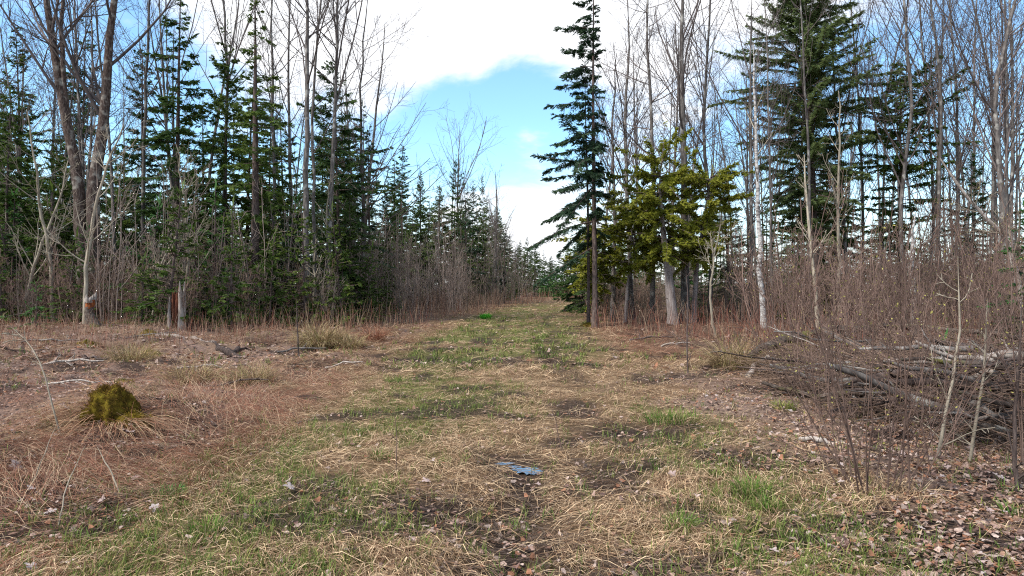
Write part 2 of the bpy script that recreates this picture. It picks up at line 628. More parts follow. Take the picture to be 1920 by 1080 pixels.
def build_ground():
    xs = axis(-10, 10, .085, (-700, 700))
    ys = axis(2.6, 15, .075, (-60, 900), 1.07)
    X, Y = np.meshgrid(xs, ys)
    Z = gz(X, Y)
    g, r, li, mu, wo = zones(X, Y)
    nz = fbm(X * 9, Y * 9, 41)[..., None]
    straw = np.array([.15, .092, .052]) * (.65 + .7 * nz)
    def mixc(a, c, t):
        return a * (1 - t[..., None]) + np.array(c) * (.7 + .6 * nz) * t[..., None]
    c = mixc(straw, (.095, .105, .028), g * .75)
    c = mixc(c, (.14, .066, .043), r * .85)
    c = mixc(c, (.19, .13, .105), li * .8)
    c = mixc(c, (.085, .058, .042), wo * .75)
    c = mixc(c, (.034, .022, .018), np.clip(mu * 1.1, 0, 1))
    ny, nx = X.shape
    idx = np.arange(nx * ny).reshape(ny, nx)
    Q = np.stack([idx[:-1, :-1], idx[:-1, 1:], idx[1:, 1:], idx[1:, :-1]], -1)
    mb = MB()
    mb.add(np.stack([X, Y, Z], -1), Q, c.reshape(-1, 3))
    m, nt, N, L, b = new_mat('soil_and_litter')
    at = N.new('ShaderNodeAttribute')
    at.attribute_name = 'tint'
    tc = N.new('ShaderNodeTexCoord')
    n = N.new('ShaderNodeTexNoise')
    n.inputs['Scale'].default_value = 22
    n.inputs['Detail'].default_value = 8
    n.inputs['Roughness'].default_value = .75
    L.new(tc.outputs['Object'], n.inputs['Vector'])
    mr = N.new('ShaderNodeMapRange')
    mr.inputs['From Min'].default_value = .3
    mr.inputs['From Max'].default_value = .7
    mr.inputs['To Min'].default_value = .45
    mr.inputs['To Max'].default_value = 1.5
    L.new(n.outputs['Fac'], mr.inputs['Value'])
    hs = N.new('ShaderNodeHueSaturation')
    L.new(at.outputs['Color'], hs.inputs['Color'])
    L.new(mr.outputs[0], hs.inputs['Value'])
    L.new(hs.outputs[0], b.inputs['Base Color'])
    b.inputs['Roughness'].default_value = .95
    b.inputs['Specular IOR Level'].default_value = .1
    bp = N.new('ShaderNodeBump')
    bp.inputs['Strength'].default_value = .8
    bp.inputs['Distance'].default_value = .03
    L.new(n.outputs['Fac'], bp.inputs['Height'])
    L.new(bp.outputs[0], b.inputs['Normal'])
    o = mb.build('ground', m)
    return tag(o, 'grassy forest clearing and trail floor with leaf litter', 'ground', kind='structure')


ground = build_ground()


# ------------------------------------------------------------------ growing things
def grow(start, d, length, K, wob=.1, trop=0.0, r=None):
    """M branches of K segments; wob bends them at random, trop bends them up (+) or down (-)"""
    r = r or rng
    Mn = len(start)
    P = np.zeros((Mn, K + 1, 3))
    P[:, 0] = start
    d = norm(np.array(d, float))
    st = np.broadcast_to(np.asarray(length, float), (Mn,))[:, None] / K
    trop = np.broadcast_to(np.asarray(trop, float), (Mn,))[:, None]
    for k in range(K):
        P[:, k + 1] = P[:, k] + d * st
        d = norm(d + r.normal(0, wob, (Mn, 3)) + UP * trop)
    return P


def along(P, idx, t):
    K = P.shape[1] - 1
    f = np.clip(t, 0, .999) * K
    i = f.astype(int)
    a = (f - i)[:, None]
    p = P[idx, i] * (1 - a) + P[idx, i + 1] * a
    tg = norm(P[idx, i + 1] - P[idx, i])
    return p, tg, i, a[:, 0]


def spawn(P, R, n, t0, t1, ang, lens, K, wob=.12, trop=.02, rr=.55, r=None, tp=1.0):
    """n side branches on each parent"""
    r = r or rng
    Mn = len(P)
    n = np.broadcast_to(n, (Mn,)).astype(int)
    idx = np.repeat(np.arange(Mn), n)
    t = t0 + (t1 - t0) * r.random(len(idx)) ** tp
    p, tg, i, a = along(P, idx, t)
    rad = R[idx, i] * (1 - a) + R[idx, np.minimum(i + 1, R.shape[1] - 1)] * a
    v = r.normal(size=(len(idx), 3))
    v = norm(v - tg * (v * tg).sum(1, keepdims=True))
    an = np.radians(ang[0] + (ang[1] - ang[0]) * r.random(len(idx)))[:, None]
    d = tg * np.cos(an) + v * np.sin(an)
    plen = np.linalg.norm(np.diff(P, axis=1), axis=2).sum(1)[idx]
    ln = plen * (lens[0] + (lens[1] - lens[0]) * r.random(len(idx))) * (1.12 - .7 * t)
    Q = grow(p, d, ln, K, wob, trop, r)
    r0 = np.minimum(rad * rr, .012 + ln * .02)
    RR = r0[:, None] * np.linspace(1, .35, K + 1)[None]
    return Q, RR


def bare_tree_meshes(seed, H, r0, trunk_pts=None, z0=.35, limbs=16, ang=(28, 52), spread=(.26, .42), twig=(5, 5), fork=0, tmin=.0035, trop=.10):
    r = np.random.default_rng(seed)
    K = 14
    if trunk_pts is None:
        P = grow(np.array([[0, 0, -.1]]), np.array([[r.normal(0, .02), r.normal(0, .02), 1]]), H, K, .022, .03, r)
    else:
        tp = np.array(trunk_pts, float)
        s_ = np.r_[0, np.cumsum(np.linalg.norm(np.diff(tp, axis=0), axis=1))]
        q = np.linspace(0, s_[-1], K + 1)
        P = np.stack([np.interp(q, s_, tp[:, i]) for i in range(3)], 1)[None]
        P[:, 1:-1] += r.normal(0, .02, (1, K - 1, 3))
    t = np.linspace(0, 1, K + 1)
    R = (r0 * (1 - t) ** .75 + .012)[None]
    R[0, 0] *= 1.35
    R[0, 1] *= 1.06
    mt = MB()
    mt.tubes(P, R, 9, .5, jit=.05)
    L1, R1 = spawn(P, R, limbs, z0, .97, ang, spread, 6, .07, trop, .42, r)
    if fork:
        Lf, Rf = spawn(P, R, fork, .5, .75, (14, 26), (.6, .8), 6, .05, .08, .6, r)
        Rf = np.maximum(Rf, .02 * np.linspace(1, .2, 7)[None])
        L1, R1 = np.concatenate([Lf, L1]), np.concatenate([Rf, R1])
    L2, R2 = spawn(L1, R1, twig[0], .2, .98, (25, 55), (.28, .6), 4, .10, trop * .7, .6, r)
    L3, R3 = spawn(L2, R2, twig[1], .15, .98, (25, 60), (.3, .7), 3, .12, .05, .6, r)
    mc = MB()
    mc.tubes(L1, np.maximum(R1, tmin * 1.4), 5, .5)
    mc.tubes(L2, np.maximum(R2, tmin * 1.1), 4, .5)
    mc.tubes(L3, np.maximum(R3, tmin), 3, .5)
    return mt, mc


def prof_spruce(t):
    return np.clip(1.02 - t, 0, 1) ** .8 * (1 - .25 * np.exp(-(t / .1) ** 2))


def prof_round(t):
    return np.clip(np.sin(np.pi * np.clip(t, 0, 1) ** .8) ** .6 * .9 + .12, .1, 1) * np.clip((1.03 - t) * 3.2, 0, 1)


def conifer_meshes(seed, H, Lmax, z0=1.0, dz=.36, n_per=5, prof=prof_spruce, elev=(-12, 45), trop=-.05, tw=1.0, dens=21.0, skip=.12,
                   r0=None, kw=.062, tl=.46, eljit=11, lv=.43, trunk_pts=None, dead=10, bias=None, hang=.12, clump=0.0, flat=1.0, tipup=.05):
    r = np.random.default_rng(seed)
    K = 12
    r0 = r0 or H * .0105
    if trunk_pts is None:
        P = grow(np.array([[0, 0, -.1]]), np.array([[r.normal(0, .01), r.normal(0, .01), 1]]), H + .1, K, .010, .02, r)
    else:
        tp = np.array(trunk_pts, float)
        s_ = np.r_[0, np.cumsum(np.linalg.norm(np.diff(tp, axis=0), axis=1))]
        q = np.linspace(0, s_[-1], K + 1)
        P = np.stack([np.interp(q, s_, tp[:, i]) for i in range(3)], 1)[None]
    t = np.linspace(0, 1, K + 1)
    R = (r0 * (1 - t) ** .9 + .008)[None]
    R[0, 0] *= 1.35
    mt = MB()
    mt.tubes(P, R, 8, .5, jit=.04)
    zs, az, Ls, el = [], [], [], []
    z, k = z0, 0
    while z < H - .12:
        tt = (z - z0) / (H - z0)
        n = max(2, int(round(n_per * (1 - .35 * tt) + r.normal(0, .7))))
        a0 = r.random() * 6.28
        for j in range(n):
            if r.random() < skip:
                continue
            a = a0 + j * 6.283 / n + r.normal(0, .25)
            ln = Lmax * float(prof(np.array(tt))) * r.uniform(.62, 1.12)
            if bias is not None:
                ln *= bias(a, tt)
            ln *= (1 - lv) + 2 * lv * float(vn(math.cos(a) * 1.3 + seed, math.sin(a) * 1.3 + z * .55, seed))
            if ln < .1:
                continue
            zs.append(z + r.normal(0, dz * .4))
            az.append(a)
            Ls.append(ln)
            el.append(np.radians(elev[0] + (elev[1] - elev[0]) * tt ** 1.3 + r.normal(0, eljit)))
        z += dz * r.uniform(.75, 1.25) * (1 - .35 * tt)
    zs, az, Ls, el = map(np.array, (zs, az, Ls, el))
    p0, _, _, _ = along(P, np.zeros(len(zs), int), np.clip(zs / H, 0, .995))
    d0 = np.stack([np.cos(az) * np.cos(el), np.sin(az) * np.cos(el), np.sin(el)], 1)
    Kb = 6
    B = np.zeros((len(zs), Kb + 1, 3))
    B[:, 0] = p0
    d = d0.copy()
    for kk in range(Kb):
        B[:, kk + 1] = B[:, kk] + d * (Ls / Kb)[:, None]
        d = norm(d + r.normal(0, .06, d.shape) + UP * (trop if kk < 3 else tipup))
    RB = (.006 + Ls * .009)[:, None] * np.linspace(1, .25, Kb + 1)[None]
    mc = MB()
    mt2 = mc
    mc.cur = 1
    mt2.tubes(B, RB, 4, .3)
    if dead:
        zd = r.uniform(.08 * H, max(z0 + .25 * H, .3 * H), dead)
        pd, _, _, _ = along(P, np.zeros(dead, int), zd / H)
        ad = r.random(dead) * 6.28
        dd = np.stack([np.cos(ad), np.sin(ad), r.uniform(-.25, .25, dead)], 1)
        D = grow(pd, dd, r.uniform(.4, 1.5, dead), 5, .12, -.04, r)
        RD = np.full((dead, 1), .009) * np.linspace(1, .35, 6)[None]
        mt2.tubes(D, RD, 3, .3)
        D2, RD2 = spawn(D, RD, 4, .2, .95, (30, 60), (.2, .5), 3, .15, -.02, .6, r)
        mt2.tubes(D2, np.maximum(RD2, .003), 3, .3)
    # needle sprays
    nt_ = np.maximum(4, (Ls * dens).astype(int))
    nt_ = (nt_ * 1.0).astype(int)
    idx = np.repeat(np.arange(len(Ls)), nt_)
    t = .12 + .88 * r.random(len(idx)) ** .8
    p, tg, _, _ = along(B, idx, t)
    if clump:
        keep = (np.sin(p[:, 0] * 5.1 + seed) + np.sin(p[:, 1] * 5.7 + 1) + np.sin(p[:, 2] * 4.9 + 2) + r.normal(0, .5, len(p))) > clump - 1
        idx, t, p, tg = idx[keep], t[keep], p[keep], tg[keep]
    side = norm(np.cross(tg, UP) + 1e-6)
    sg = np.where(r.random(len(idx)) < .5, -1., 1.)[:, None]
    an = np.radians(r.uniform(30, 70, len(idx)))[:, None]
    vert = r.uniform(-.6, .3, len(idx))[:, None] / flat - hang
    dd = norm(tg * np.cos(an) + sg * side * np.sin(an) + UP * vert)
    ln = tl * tw * (.35 + .65 * np.minimum(1, Ls[idx] / 1.2)) * (1.05 - .6 * t) * r.uniform(.6, 1.2, len(idx))
    mc.cur = 0
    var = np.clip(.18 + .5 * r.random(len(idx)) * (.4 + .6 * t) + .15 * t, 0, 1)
    ref = norm(UP + r.normal(0, .45, (len(idx), 3)))
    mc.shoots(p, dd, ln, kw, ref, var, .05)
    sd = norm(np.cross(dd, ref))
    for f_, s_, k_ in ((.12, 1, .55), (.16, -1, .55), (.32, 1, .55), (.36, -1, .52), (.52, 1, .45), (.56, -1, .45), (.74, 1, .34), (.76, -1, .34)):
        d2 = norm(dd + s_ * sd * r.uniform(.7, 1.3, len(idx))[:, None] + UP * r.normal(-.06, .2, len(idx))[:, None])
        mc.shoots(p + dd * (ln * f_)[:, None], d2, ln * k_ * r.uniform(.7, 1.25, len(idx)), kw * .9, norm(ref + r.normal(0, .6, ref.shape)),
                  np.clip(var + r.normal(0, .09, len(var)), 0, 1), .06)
    # leading shoot
    tip = P[0, -1]
    lead = np.array([tip + UP * (-.25 + .08 * i) for i in range(5)])
    mc.kites(lead, norm(np.stack([r.normal(0, .35, 5), r.normal(0, .35, 5), np.ones(5)], 1)), .22, .05, np.tile([1., .3, 0], (5, 1)), np.full(5, .5))
    return mt, mc


def conifer(name, mats, parent_loc, meshes):
    root = empty(name, parent_loc)
    tk = meshes[0].build('trunk', mats[0], root)
    meshes[1].build('crown', (mats[1], mats[2] if len(mats) > 2 else mats[0]), root, smooth=False)
    return root


def bare_tree(name, mats, loc, meshes):
    root = empty(name, loc)
    meshes[0].build('trunk', mats[0], root)
    meshes[1].build('crown', mats[1], root)
    return root


def shrub_meshes(seed, H, stems=9, spread=.35, lean=.28, twig=(5, 4), buds=True, rs=.007, trop=.05, wob=.07, tmin=.0028):
    r = np.random.default_rng(seed)
    a = r.random(stems) * 6.28
    rad = spread * .35 * np.sqrt(r.random(stems))
    st = np.stack([rad * np.cos(a), rad * np.sin(a), np.full(stems, -.05)], 1)
    d = np.stack([np.cos(a) * lean * r.random(stems) * 1.4, np.sin(a) * lean * r.random(stems) * 1.4, np.ones(stems)], 1)
    P = grow(st, d, H * r.uniform(.55, 1.05, stems), 8, wob, trop, r)
    R = (rs * r.uniform(.7, 1.3, stems))[:, None] * np.linspace(1, .4, 9)[None]
    L2, R2 = spawn(P, R, twig[0], .2, .97, (20, 48), (.2, .45), 4, .09, .06, .7, r)
    L3, R3 = spawn(L2, R2, twig[1], .15, .97, (25, 55), (.25, .6), 3, .12, .05, .7, r)
    ms = MB()
    ms.tubes(P, np.maximum(R, tmin * 1.3), 4, .5)
    ms.tubes(L2, np.maximum(R2, tmin), 3, .5)
    ms.tubes(L3, np.maximum(R3, tmin * .85), 3, .5)
    mbud = None
    if buds:
        E = np.concatenate([L3[:, -1], L3[:, 1], L2[:, -1]])
        E = E[r.random(len(E)) < buds]
        dd = norm(r.normal(0, 1, E.shape) + UP * .6)
        mbud = MB()
        mbud.kites(E, dd, r.uniform(.014, .028, len(E)), r.uniform(.008, .014, len(E)), norm(r.normal(0, 1, E.shape)), r.random(len(E)))
    return ms, mbud


def shrub(name, mats, loc, meshes):
    if meshes[1] is None:
        o = meshes[0].build(name, mats[0])
        o.location = loc
        return o
    root = empty(name, loc)
    meshes[0].build('stems', mats[0], root)
    meshes[1].build('buds', mats[1], root, smooth=False)['kind'] = 'stuff'
    return root


# ------------------------------------------------------------------ naming the many
ANCHORS = [  # picture x, distance, words
    (165, 24, 'forked grey maple'), (333, 19, 'rotten red stump'), (475, 25, 'dark trunked tall spruce'), (630, 26, 'tall forked bare tree'),
    (752, 48, 'pointed spruce beside the gap'), (862, 52, 'fan shaped bare tree'), (1028, 80, 'trail end firs'), (1112, 24, 'lopsided tall spruce'),
    (1258, 24, 'leaning cedar'), (1424, 21, 'thin white snag'), (1530, 29, 'big broad hemlock'), (1690, 30, 'smaller hemlock'), (1850, 16, 'leaning dead birch')]
ORD = ['nearest', 'second', 'third', 'fourth', 'fifth', 'sixth', 'seventh', 'eighth', 'ninth', 'tenth', 'eleventh', 'twelfth', 'thirteenth',
       'fourteenth', 'fifteenth', 'sixteenth', 'seventeenth', 'eighteenth', 'nineteenth', 'twentieth'] + ['%dth' % i for i in range(21, 80)]
PENDING = []


def later(o, desc, cat, group):
    """label written at the end, from the nearest landmark"""
    PENDING.append((o, desc, cat, group))


def write_labels():
    buckets = {}
    for o, desc, cat, group in PENDING:
        x, y = o.location.x, o.location.y
        p = pxof(x, y)
        a = min(ANCHORS, key=lambda q: abs(q[0] - p) + .8 * abs(q[1] - y))
        rel = ('left' if p < a[0] else 'right')
        dep = 'behind' if y > a[1] + 3 else ('before' if y < a[1] - 3 else 'beside')
        buckets.setdefault((desc, a[2], rel, dep), []).append((abs(p - a[0]), o, cat, group))
    for (desc, an, rel, dep), lst in buckets.items():
        lst.sort(key=lambda q: q[0])
        for i, (_, o, cat, group) in enumerate(lst):
            if len(lst) == 1:
                lab = f'{desc} {dep} and {rel} of the {an}'
            else:
                lab = f'{desc}, {ORD[i]} {dep} and {rel} of the {an}'
            tag(o, lab, cat, group)


def place(protos, used, k, x, y, sc, rz, tilt=0.0):
    src = protos[k]
    if id(src) not in used:
        used.add(id(src))
        o = src
    else:
        o = copy_tree(src)
    for key in ('label', 'category', 'group'):
        if key in o:
            del o[key]
    o.location = (x, y, float(gz(x, y)) - .04)
    o.rotation_euler = (rng.normal(0, tilt), rng.normal(0, tilt), rz)
    s_ = sc if np.ndim(sc) else (sc, sc, sc)
    o.scale = s_
    return o


USED = set()
SPOTS = []


def free(x, y, dmin):
    for a, b_ in SPOTS:
        if (a - x) ** 2 + (b_ - y) ** 2 < dmin * dmin:
            return False
    return True


def base(x, y):
    return np.array([x, y, float(gz(x, y)) - .05])


def local(pts):
    """world points -> (base location, points relative to it)"""
    pts = np.array(pts, float)
    loc = base(pts[0, 0], pts[0, 1])
    q = pts - loc
    q[0] = (0, 0, -.05)
    return loc, q


def tree_line(pxs, d, lean_y=0.0):
    """trunk line given as picture points at distance d (first point is the foot)"""
    pts = [S(x, y, d + lean_y * i) for i, (x, y) in enumerate(pxs)]
    return local(pts)


# ------------------------------------------------------------------ landmark trees
def hero_bare(name, pxs, d, r0, mats, label, cat='tree', group='bare trees', seed=1, **kw):
    loc, q = tree_line(pxs, d)
    t = bare_tree(name, mats, loc, bare_tree_meshes(seed, 1, r0, trunk_pts=q, **kw))
    tag(t, label, cat, group)
    SPOTS.append((loc[0], loc[1]))
    return t


GB = (M['bark_grey'], M['bark_twig'])
# forked maple on the left: two stems from one foot
loc, q1 = tree_line([(160, 606), (158, 500), (148, 380), (140, 290), (112, 160), (92, 40), (78, -120), (70, -230)], 24)
_, q2 = tree_line([(172, 606), (176, 480), (172, 380), (190, 250), (206, 100), (212, 20), (226, -90), (228, -230)], 24)
_, q3 = tree_line([(122, 606), (140, 300), (122, 190), (116, 60), (124, -60), (130, -200)], 24)
root = empty('maple_tree', loc)
off = np.array(q2)
a1 = bare_tree_meshes(5, 1, .23, trunk_pts=q1, z0=.5, limbs=10, twig=(5, 5))
foot = S(172, 606, 24)[0] - loc[0]
q2[:, 0] += foot
a2 = bare_tree_meshes(6, 1, .25, trunk_pts=q2, z0=.45, limbs=10, twig=(5, 5))
q3 = np.array(q3)[1:] + np.array([S(122, 606, 24)[0] - loc[0], 0, 0])
a3 = bare_tree_meshes(7, 1, .095, trunk_pts=q3, z0=.3, limbs=7, twig=(5, 5))
a1[0].build('trunk', M['bark_maple'], root)
a2[0].build('trunk', M['bark_maple'], root)
a3[0].build('limb', M['bark_maple'], root)
for a_ in (a1, a2, a3):
    a_[1].build('crown', M['bark_twig'], root)
tag(root, 'forked grey maple with two thick mottled stems on the left', 'tree')
SPOTS.append((loc[0], loc[1]))

hero_bare('bare_tree', [(575, 606), (573, 400), (576, 200), (575, 0), (572, -200)], 25, .115, GB, 'straight grey trunk rising unbranched left of the tall forked bare tree', seed=21, z0=.55, limbs=12)
hero_bare('bare_tree', [(592, 604), (588, 420), (586, 230), (596, 60), (612, -160)], 25.6, .065, GB, 'thin grey tree close against the straight grey trunk', seed=22, z0=.4, limbs=14)
hero_bare('bare_tree', [(618, 600), (616, 450), (626, 260), (634, 70), (630, -140)], 26, .095, GB, 'tall forked bare tree spreading fine twigs beside the sky gap', seed=23, z0=.55, limbs=16, fork=3, spread=(.3, .5), ang=(30, 60))
hero_bare('bare_tree', [(676, 598), (682, 420), (678, 300), (676, 180), (682, 60), (690, -10)], 29, .075, GB, 'slim bare tree leaning twigs into the sky gap', seed=24, z0=.2, limbs=22, ang=(45, 80), spread=(.25, .45))
hero_bare('bare_tree', [(668, 598), (686, 400), (700, 260), (716, 120), (722, 40)], 30, .08, GB, 'slender bare tree curving right beside the sky gap', seed=25, z0=.25, limbs=16, ang=(40, 75), spread=(.25, .4))
hero_bare('bare_tree', [(515, 606), (514, 400), (512, 200), (508, 0), (500, -160)], 28, .075, GB, 'slim grey tree between the tall spruce and the straight trunk', seed=26, z0=.45, limbs=14)
hero_bare('bare_tree', [(546, 606), (548, 400), (540, 150), (546, -100)], 29, .075, GB, 'slim grey tree just left of the straight grey trunk', seed=27, z0=.45, limbs=14)
hero_bare('bare_tree', [(272, 600), (268, 400), (272, 200), (280, 0), (288, -180)], 27, .08, GB, 'pale grey bare tree between the maple and the layered spruce', seed=28, z0=.5, limbs=12)
hero_bare('bare_tree', [(412, 606), (424, 300), (426, 120), (412, -60), (400, -200)], 29, .085, GB, 'bare tree with a sharp upper fork left of the dark spruce', seed=29, z0=.45, limbs=12, fork=2)
hero_bare('bare_tree', [(862, 586), (862, 480), (858, 380), (860, 300), (862, 236)], 52, .10, GB, 'fan shaped bare tree standing up against the blue gap', seed=30, z0=.3, limbs=18, ang=(25, 50), spread=(.3, .5), fork=3)
hero_bare('bare_tree', [(928, 578), (930, 460), (932, 380), (928, 318)], 56, .12, GB, 'thin bare tree with upswept twigs near the trail bend', seed=31, z0=.3, limbs=14, ang=(25, 55), spread=(.25, .4))
hero_bare('bare_tree', [(1284, 606), (1284, 450), (1282, 300), (1280, 200), (1277, 60), (1280, -160)], 26, .155, GB, 'tall grey hardwood rising out of the cedar foliage', seed=32, z0=.4, limbs=14, ang=(25, 45), spread=(.3, .5))
hero_bare('bare_tree', [(1222, 604), (1226, 400), (1220, 200), (1212, 60), (1218, -120)], 27, .09, GB, 'bare tree with tufted bark above the left cedar', seed=33, z0=.3, limbs=22, ang=(50, 90), spread=(.15, .3))
hero_bare('bare_tree', [(1330, 606), (1336, 420), (1318, 250), (1328, 60), (1338, -120)], 27, .08, GB, 'upswept bare tree just right of the tall grey hardwood', seed=34, z0=.35, limbs=16, ang=(18, 38), spread=(.3, .5))
hero_bare('bare_tree', [(1150, 602), (1152, 420), (1148, 240), (1156, 100)], 29, .09, GB, 'thin bare tree touching the lopsided spruce', seed=35, z0=.25, limbs=18, ang=(25, 55))
hero_bare('bare_tree', [(1186, 602), (1178, 420), (1172, 240), (1180, 60), (1176, 0)], 28, .10, GB, 'thin bare tree midway between lopsided spruce and cedars', seed=36, z0=.3, limbs=18, ang=(25, 50))
hero_bare('white_snag', [(1432, 622), (1426, 520), (1421, 400), (1417, 240), (1412, 80)], 21, .075, (M['bark_white'], M['bark_sapling']),
          'thin white snag with few twigs between cedars and hemlock', group='pale dead stems', seed=37, z0=.5, limbs=8, ang=(30, 60), spread=(.08, .18), twig=(2, 2))
hero_bare('white_snag', [(1572, 612), (1574, 500), (1570, 400), (1574, 240), (1572, 170)], 21, .05, (M['bark_sapling'], M['bark_sapling']),
          'straight pale sapling stem in front of the big hemlock', group='pale dead stems', seed=38, z0=.4, limbs=14, ang=(25, 50), spread=(.12, .25), twig=(3, 3))
hero_bare('white_snag', [(1536, 640), (1526, 500), (1512, 380), (1508, 290)], 17, .04, (M['bark_sapling'], M['bark_sapling']),
          'crooked pale sapling leaning left before the big hemlock', group='pale dead stems', seed=39, z0=.4, limbs=12, ang=(25, 50), spread=(.12, .25), twig=(3, 3))
# leaning dead birch on the right
hero_bare('dead_birch', [(1936, 505), (1892, 452), (1830, 390), (1790, 335), (1762, 296)], 16, .075, (M['dead_wood'], M['bark_sapling']),
          'leaning dead birch slanting up to the left at the right edge', group='pale dead stems', seed=40, z0=.35, limbs=10, ang=(25, 50), spread=(.15, .3), twig=(4, 3))
# dark overhanging bough at the top right corner
SPOTS.append((10.8, 16))
for k, (x, d) in enumerate(((1700, 27), (1762, 26), (1740, 30), (1790, 29), (1872, 24), (1850, 28), (1900, 27), (1620, 32), (1655, 34), (1815, 33), (1890, 34))):
    jx = rng.normal(0, 8, 4)
    rr_ = (.08, .07, .055, .06, .105, .06, .075, .055, .055, .055, .06)[k]
    hero_bare('bare_tree', [(x, 605), (x + jx[0], 400), (x + jx[1] * 2, 180), (x + jx[2] * 3, -60), (x + jx[3] * 4, -200)], d, rr_, GB,
              ['dark bare tree rising at the right side of the smaller hemlock', 'bare blue grey tree second right of the smaller hemlock', 'thin bare tree behind the pair right of the hemlock',
               'bare tree with many upswept twigs left of the thick right trunk', 'thickest dark bare trunk near the right edge', 'slim bare tree just left of the thickest right trunk',
               'bare tree at the far right edge of the wood', 'slim bare tree seen through the right side of the hemlock', 'slim bare tree far behind the two hemlocks',
               'far bare tree between smaller hemlock and thick right trunk', 'far bare tree behind the right edge trunks'][k],
              group='bare trees', seed=60 + k, z0=.3, limbs=18, ang=(18, 42), spread=(.3, .5), twig=(6, 5))


def hero_conifer(name, x, d, ytop, Lmax, label, mats=None, seed=1, group='spruces', pxs=None, **kw):
    H = EYE + (HZ - ytop) / FPX * d
    X = (x - 960) / FPX * d
    loc = base(X, d)
    if pxs:
        loc, q = tree_line(pxs, d)
        kw['trunk_pts'] = q
        H = q[-1][2]
    mats = mats or (M['bark_brown'], M['needles_dark'])
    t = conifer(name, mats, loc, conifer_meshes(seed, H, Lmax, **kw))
    tag(t, label, 'tree', group)
    SPOTS.append((loc[0], loc[1]))
    return t


SPR = []
for k in range(8):
    H = 12.0
    kw = [dict(Lmax=2.7, z0=1.2, skip=.12), dict(Lmax=2.3, z0=2.5, skip=.25, dz=.5), dict(Lmax=3.0, z0=1.8, skip=.2, eljit=15), dict(Lmax=2.1, z0=3.5, skip=.3, dens=19, dz=.5),
          dict(Lmax=2.5, z0=.8, skip=.1), dict(Lmax=2.0, z0=4.5, skip=.35, dens=18), dict(Lmax=2.9, z0=1.0, skip=.22, trop=-.09, elev=(-18, 30), eljit=14), dict(Lmax=2.4, z0=2.0, skip=.2, prof=lambda t: np.interp(t, [0, .2, .5, .8, 1], [.7, 1, .8, .5, .06]))][k]
    kw.setdefault('dz', .42)
    SPR.append(conifer('spruce_tree', (M['bark_brown'], M[['needles', 'needles_dark', 'needles', 'needles_blue', 'needles_dark', 'needles_dark', 'needles', 'needles_dark'][k]]), (0, 0, 0), conifer_meshes(200 + k, H, r0=.10, **kw)))


def copy_conifer(x, d, ytop, k, label, w=1.0, group='spruces'):
    H = EYE + (HZ - ytop) / FPX * d
    X = (x - 960) / FPX * d
    o = place(SPR, USED, k, X, d, (H / 12 * w, H / 12 * w, H / 12), rng.uniform(0, 6.28), .012)
    SPOTS.append((X, d))
    return tag(o, label, 'tree', group)


D = M['bark_brown'], M['needles_dark']
NN = M['bark_brown'], M['needles']
hero_conifer('spruce_tree', 332, 27, -14, 2.0, 'layered spruce with flat dark tiers right of the maple', seed=101, z0=3.6, dz=.5, skip=.15, r0=.14, elev=(-8, 22), dens=24, mats=D)
hero_conifer('spruce_tree', 475, 25, -30, 1.9, 'dark trunked tall spruce with a thin ragged top', seed=102, z0=2.6, dz=.42, skip=.3, r0=.19, elev=(-15, 25), dens=18, mats=NN)
for a_ in ((40, 31, 58, 0, 'full dark spruce at the left edge of the picture'), (152, 33, 20, 1, 'tall spruce showing between the two maple stems'),
           (640, 28, 120, 7, 'ragged spruce behind the tall forked bare tree'), (692, 30, 235, 3, 'blue green spruce at the left rim of the sky gap', 1.05),
           (425, 28, 60, 2, 'green spruce left of the dark trunked spruce', .85), (268, 30, 80, 4, 'green spruce behind the layered spruce', .9),
           (8, 24.5, 170, 6, 'bright green spruce cut off by the left edge', 1.1), (90, 26, 255, 2, 'broad green spruce behind the pale crooked saplings'),
           (232, 27, 285, 0, 'green spruce filling right of the maple stems', 1.1), (378, 26, 300, 6, 'drooping green spruce right of the layered spruce', 1.1),
           (540, 28, 345, 7, 'low green spruce behind the slim grey trees', 1.2),
           (655, 27, 365, 0, 'low green spruce under the ragged one', 1.15), (505, 30, 210, 6, 'green spruce seen between the slim grey trees'),
           (320, 30, 330, 2, 'low green spruce below the layered spruce', 1.2),
           (752, 48, 268, 4, 'pointed spruce beside the gap, tallest of the middle distance', .85), (786, 49, 322, 0, 'narrow spruce right of the pointed one', .7),
           (848, 51, 292, 4, 'dark spruce behind the fan shaped bare tree', .75), (884, 54, 340, 4, 'dense spruce right of the fan shaped bare tree', .8),
           (909, 58, 330, 0, 'slim pointed spruce nearest the trail bend', .62), (822, 50, 352, 0, 'full spruce left of the fan shaped bare tree', 1.0), (866, 50, 372, 2, 'broad spruce below the fan shaped bare tree'),
           (896, 57, 392, 6, 'drooping spruce behind the dense one near the bend', 1.1), (938, 62, 408, 4, 'spruce right of the slim pointed one', .9),
           (952, 68, 436, 2, 'broad far spruce at the inside of the bend', .9), (770, 46, 385, 6, 'low broad spruce below the pointed one', 1.1), (722, 40, 330, 2, 'broad spruce left of the pointed one', .9),
           (975, 85, 450, 4, 'leftmost spruce beyond the trail end', 1.0), (990, 88, 444, 0, 'tallest narrow spruce beyond the trail end', .9), (1003, 92, 462, 2, 'broad spruce left of centre beyond the trail end', 1.1),
           (1020, 95, 480, 6, 'low drooping spruce straight beyond the trail end', 1.3), (1050, 92, 468, 4, 'dense spruce right of centre beyond the trail end', 1.2), (1064, 85, 450, 0, 'rightmost spruce beyond the trail end', 1.1)):
    copy_conifer(*a_)


def lop(a, t):       # long boughs on the left, short ones on the right
    return float(np.interp(math.cos(a - math.pi), [-1, -.2, 1], [.32, .6, 1.45])) * (.75 if t > .8 else 1)


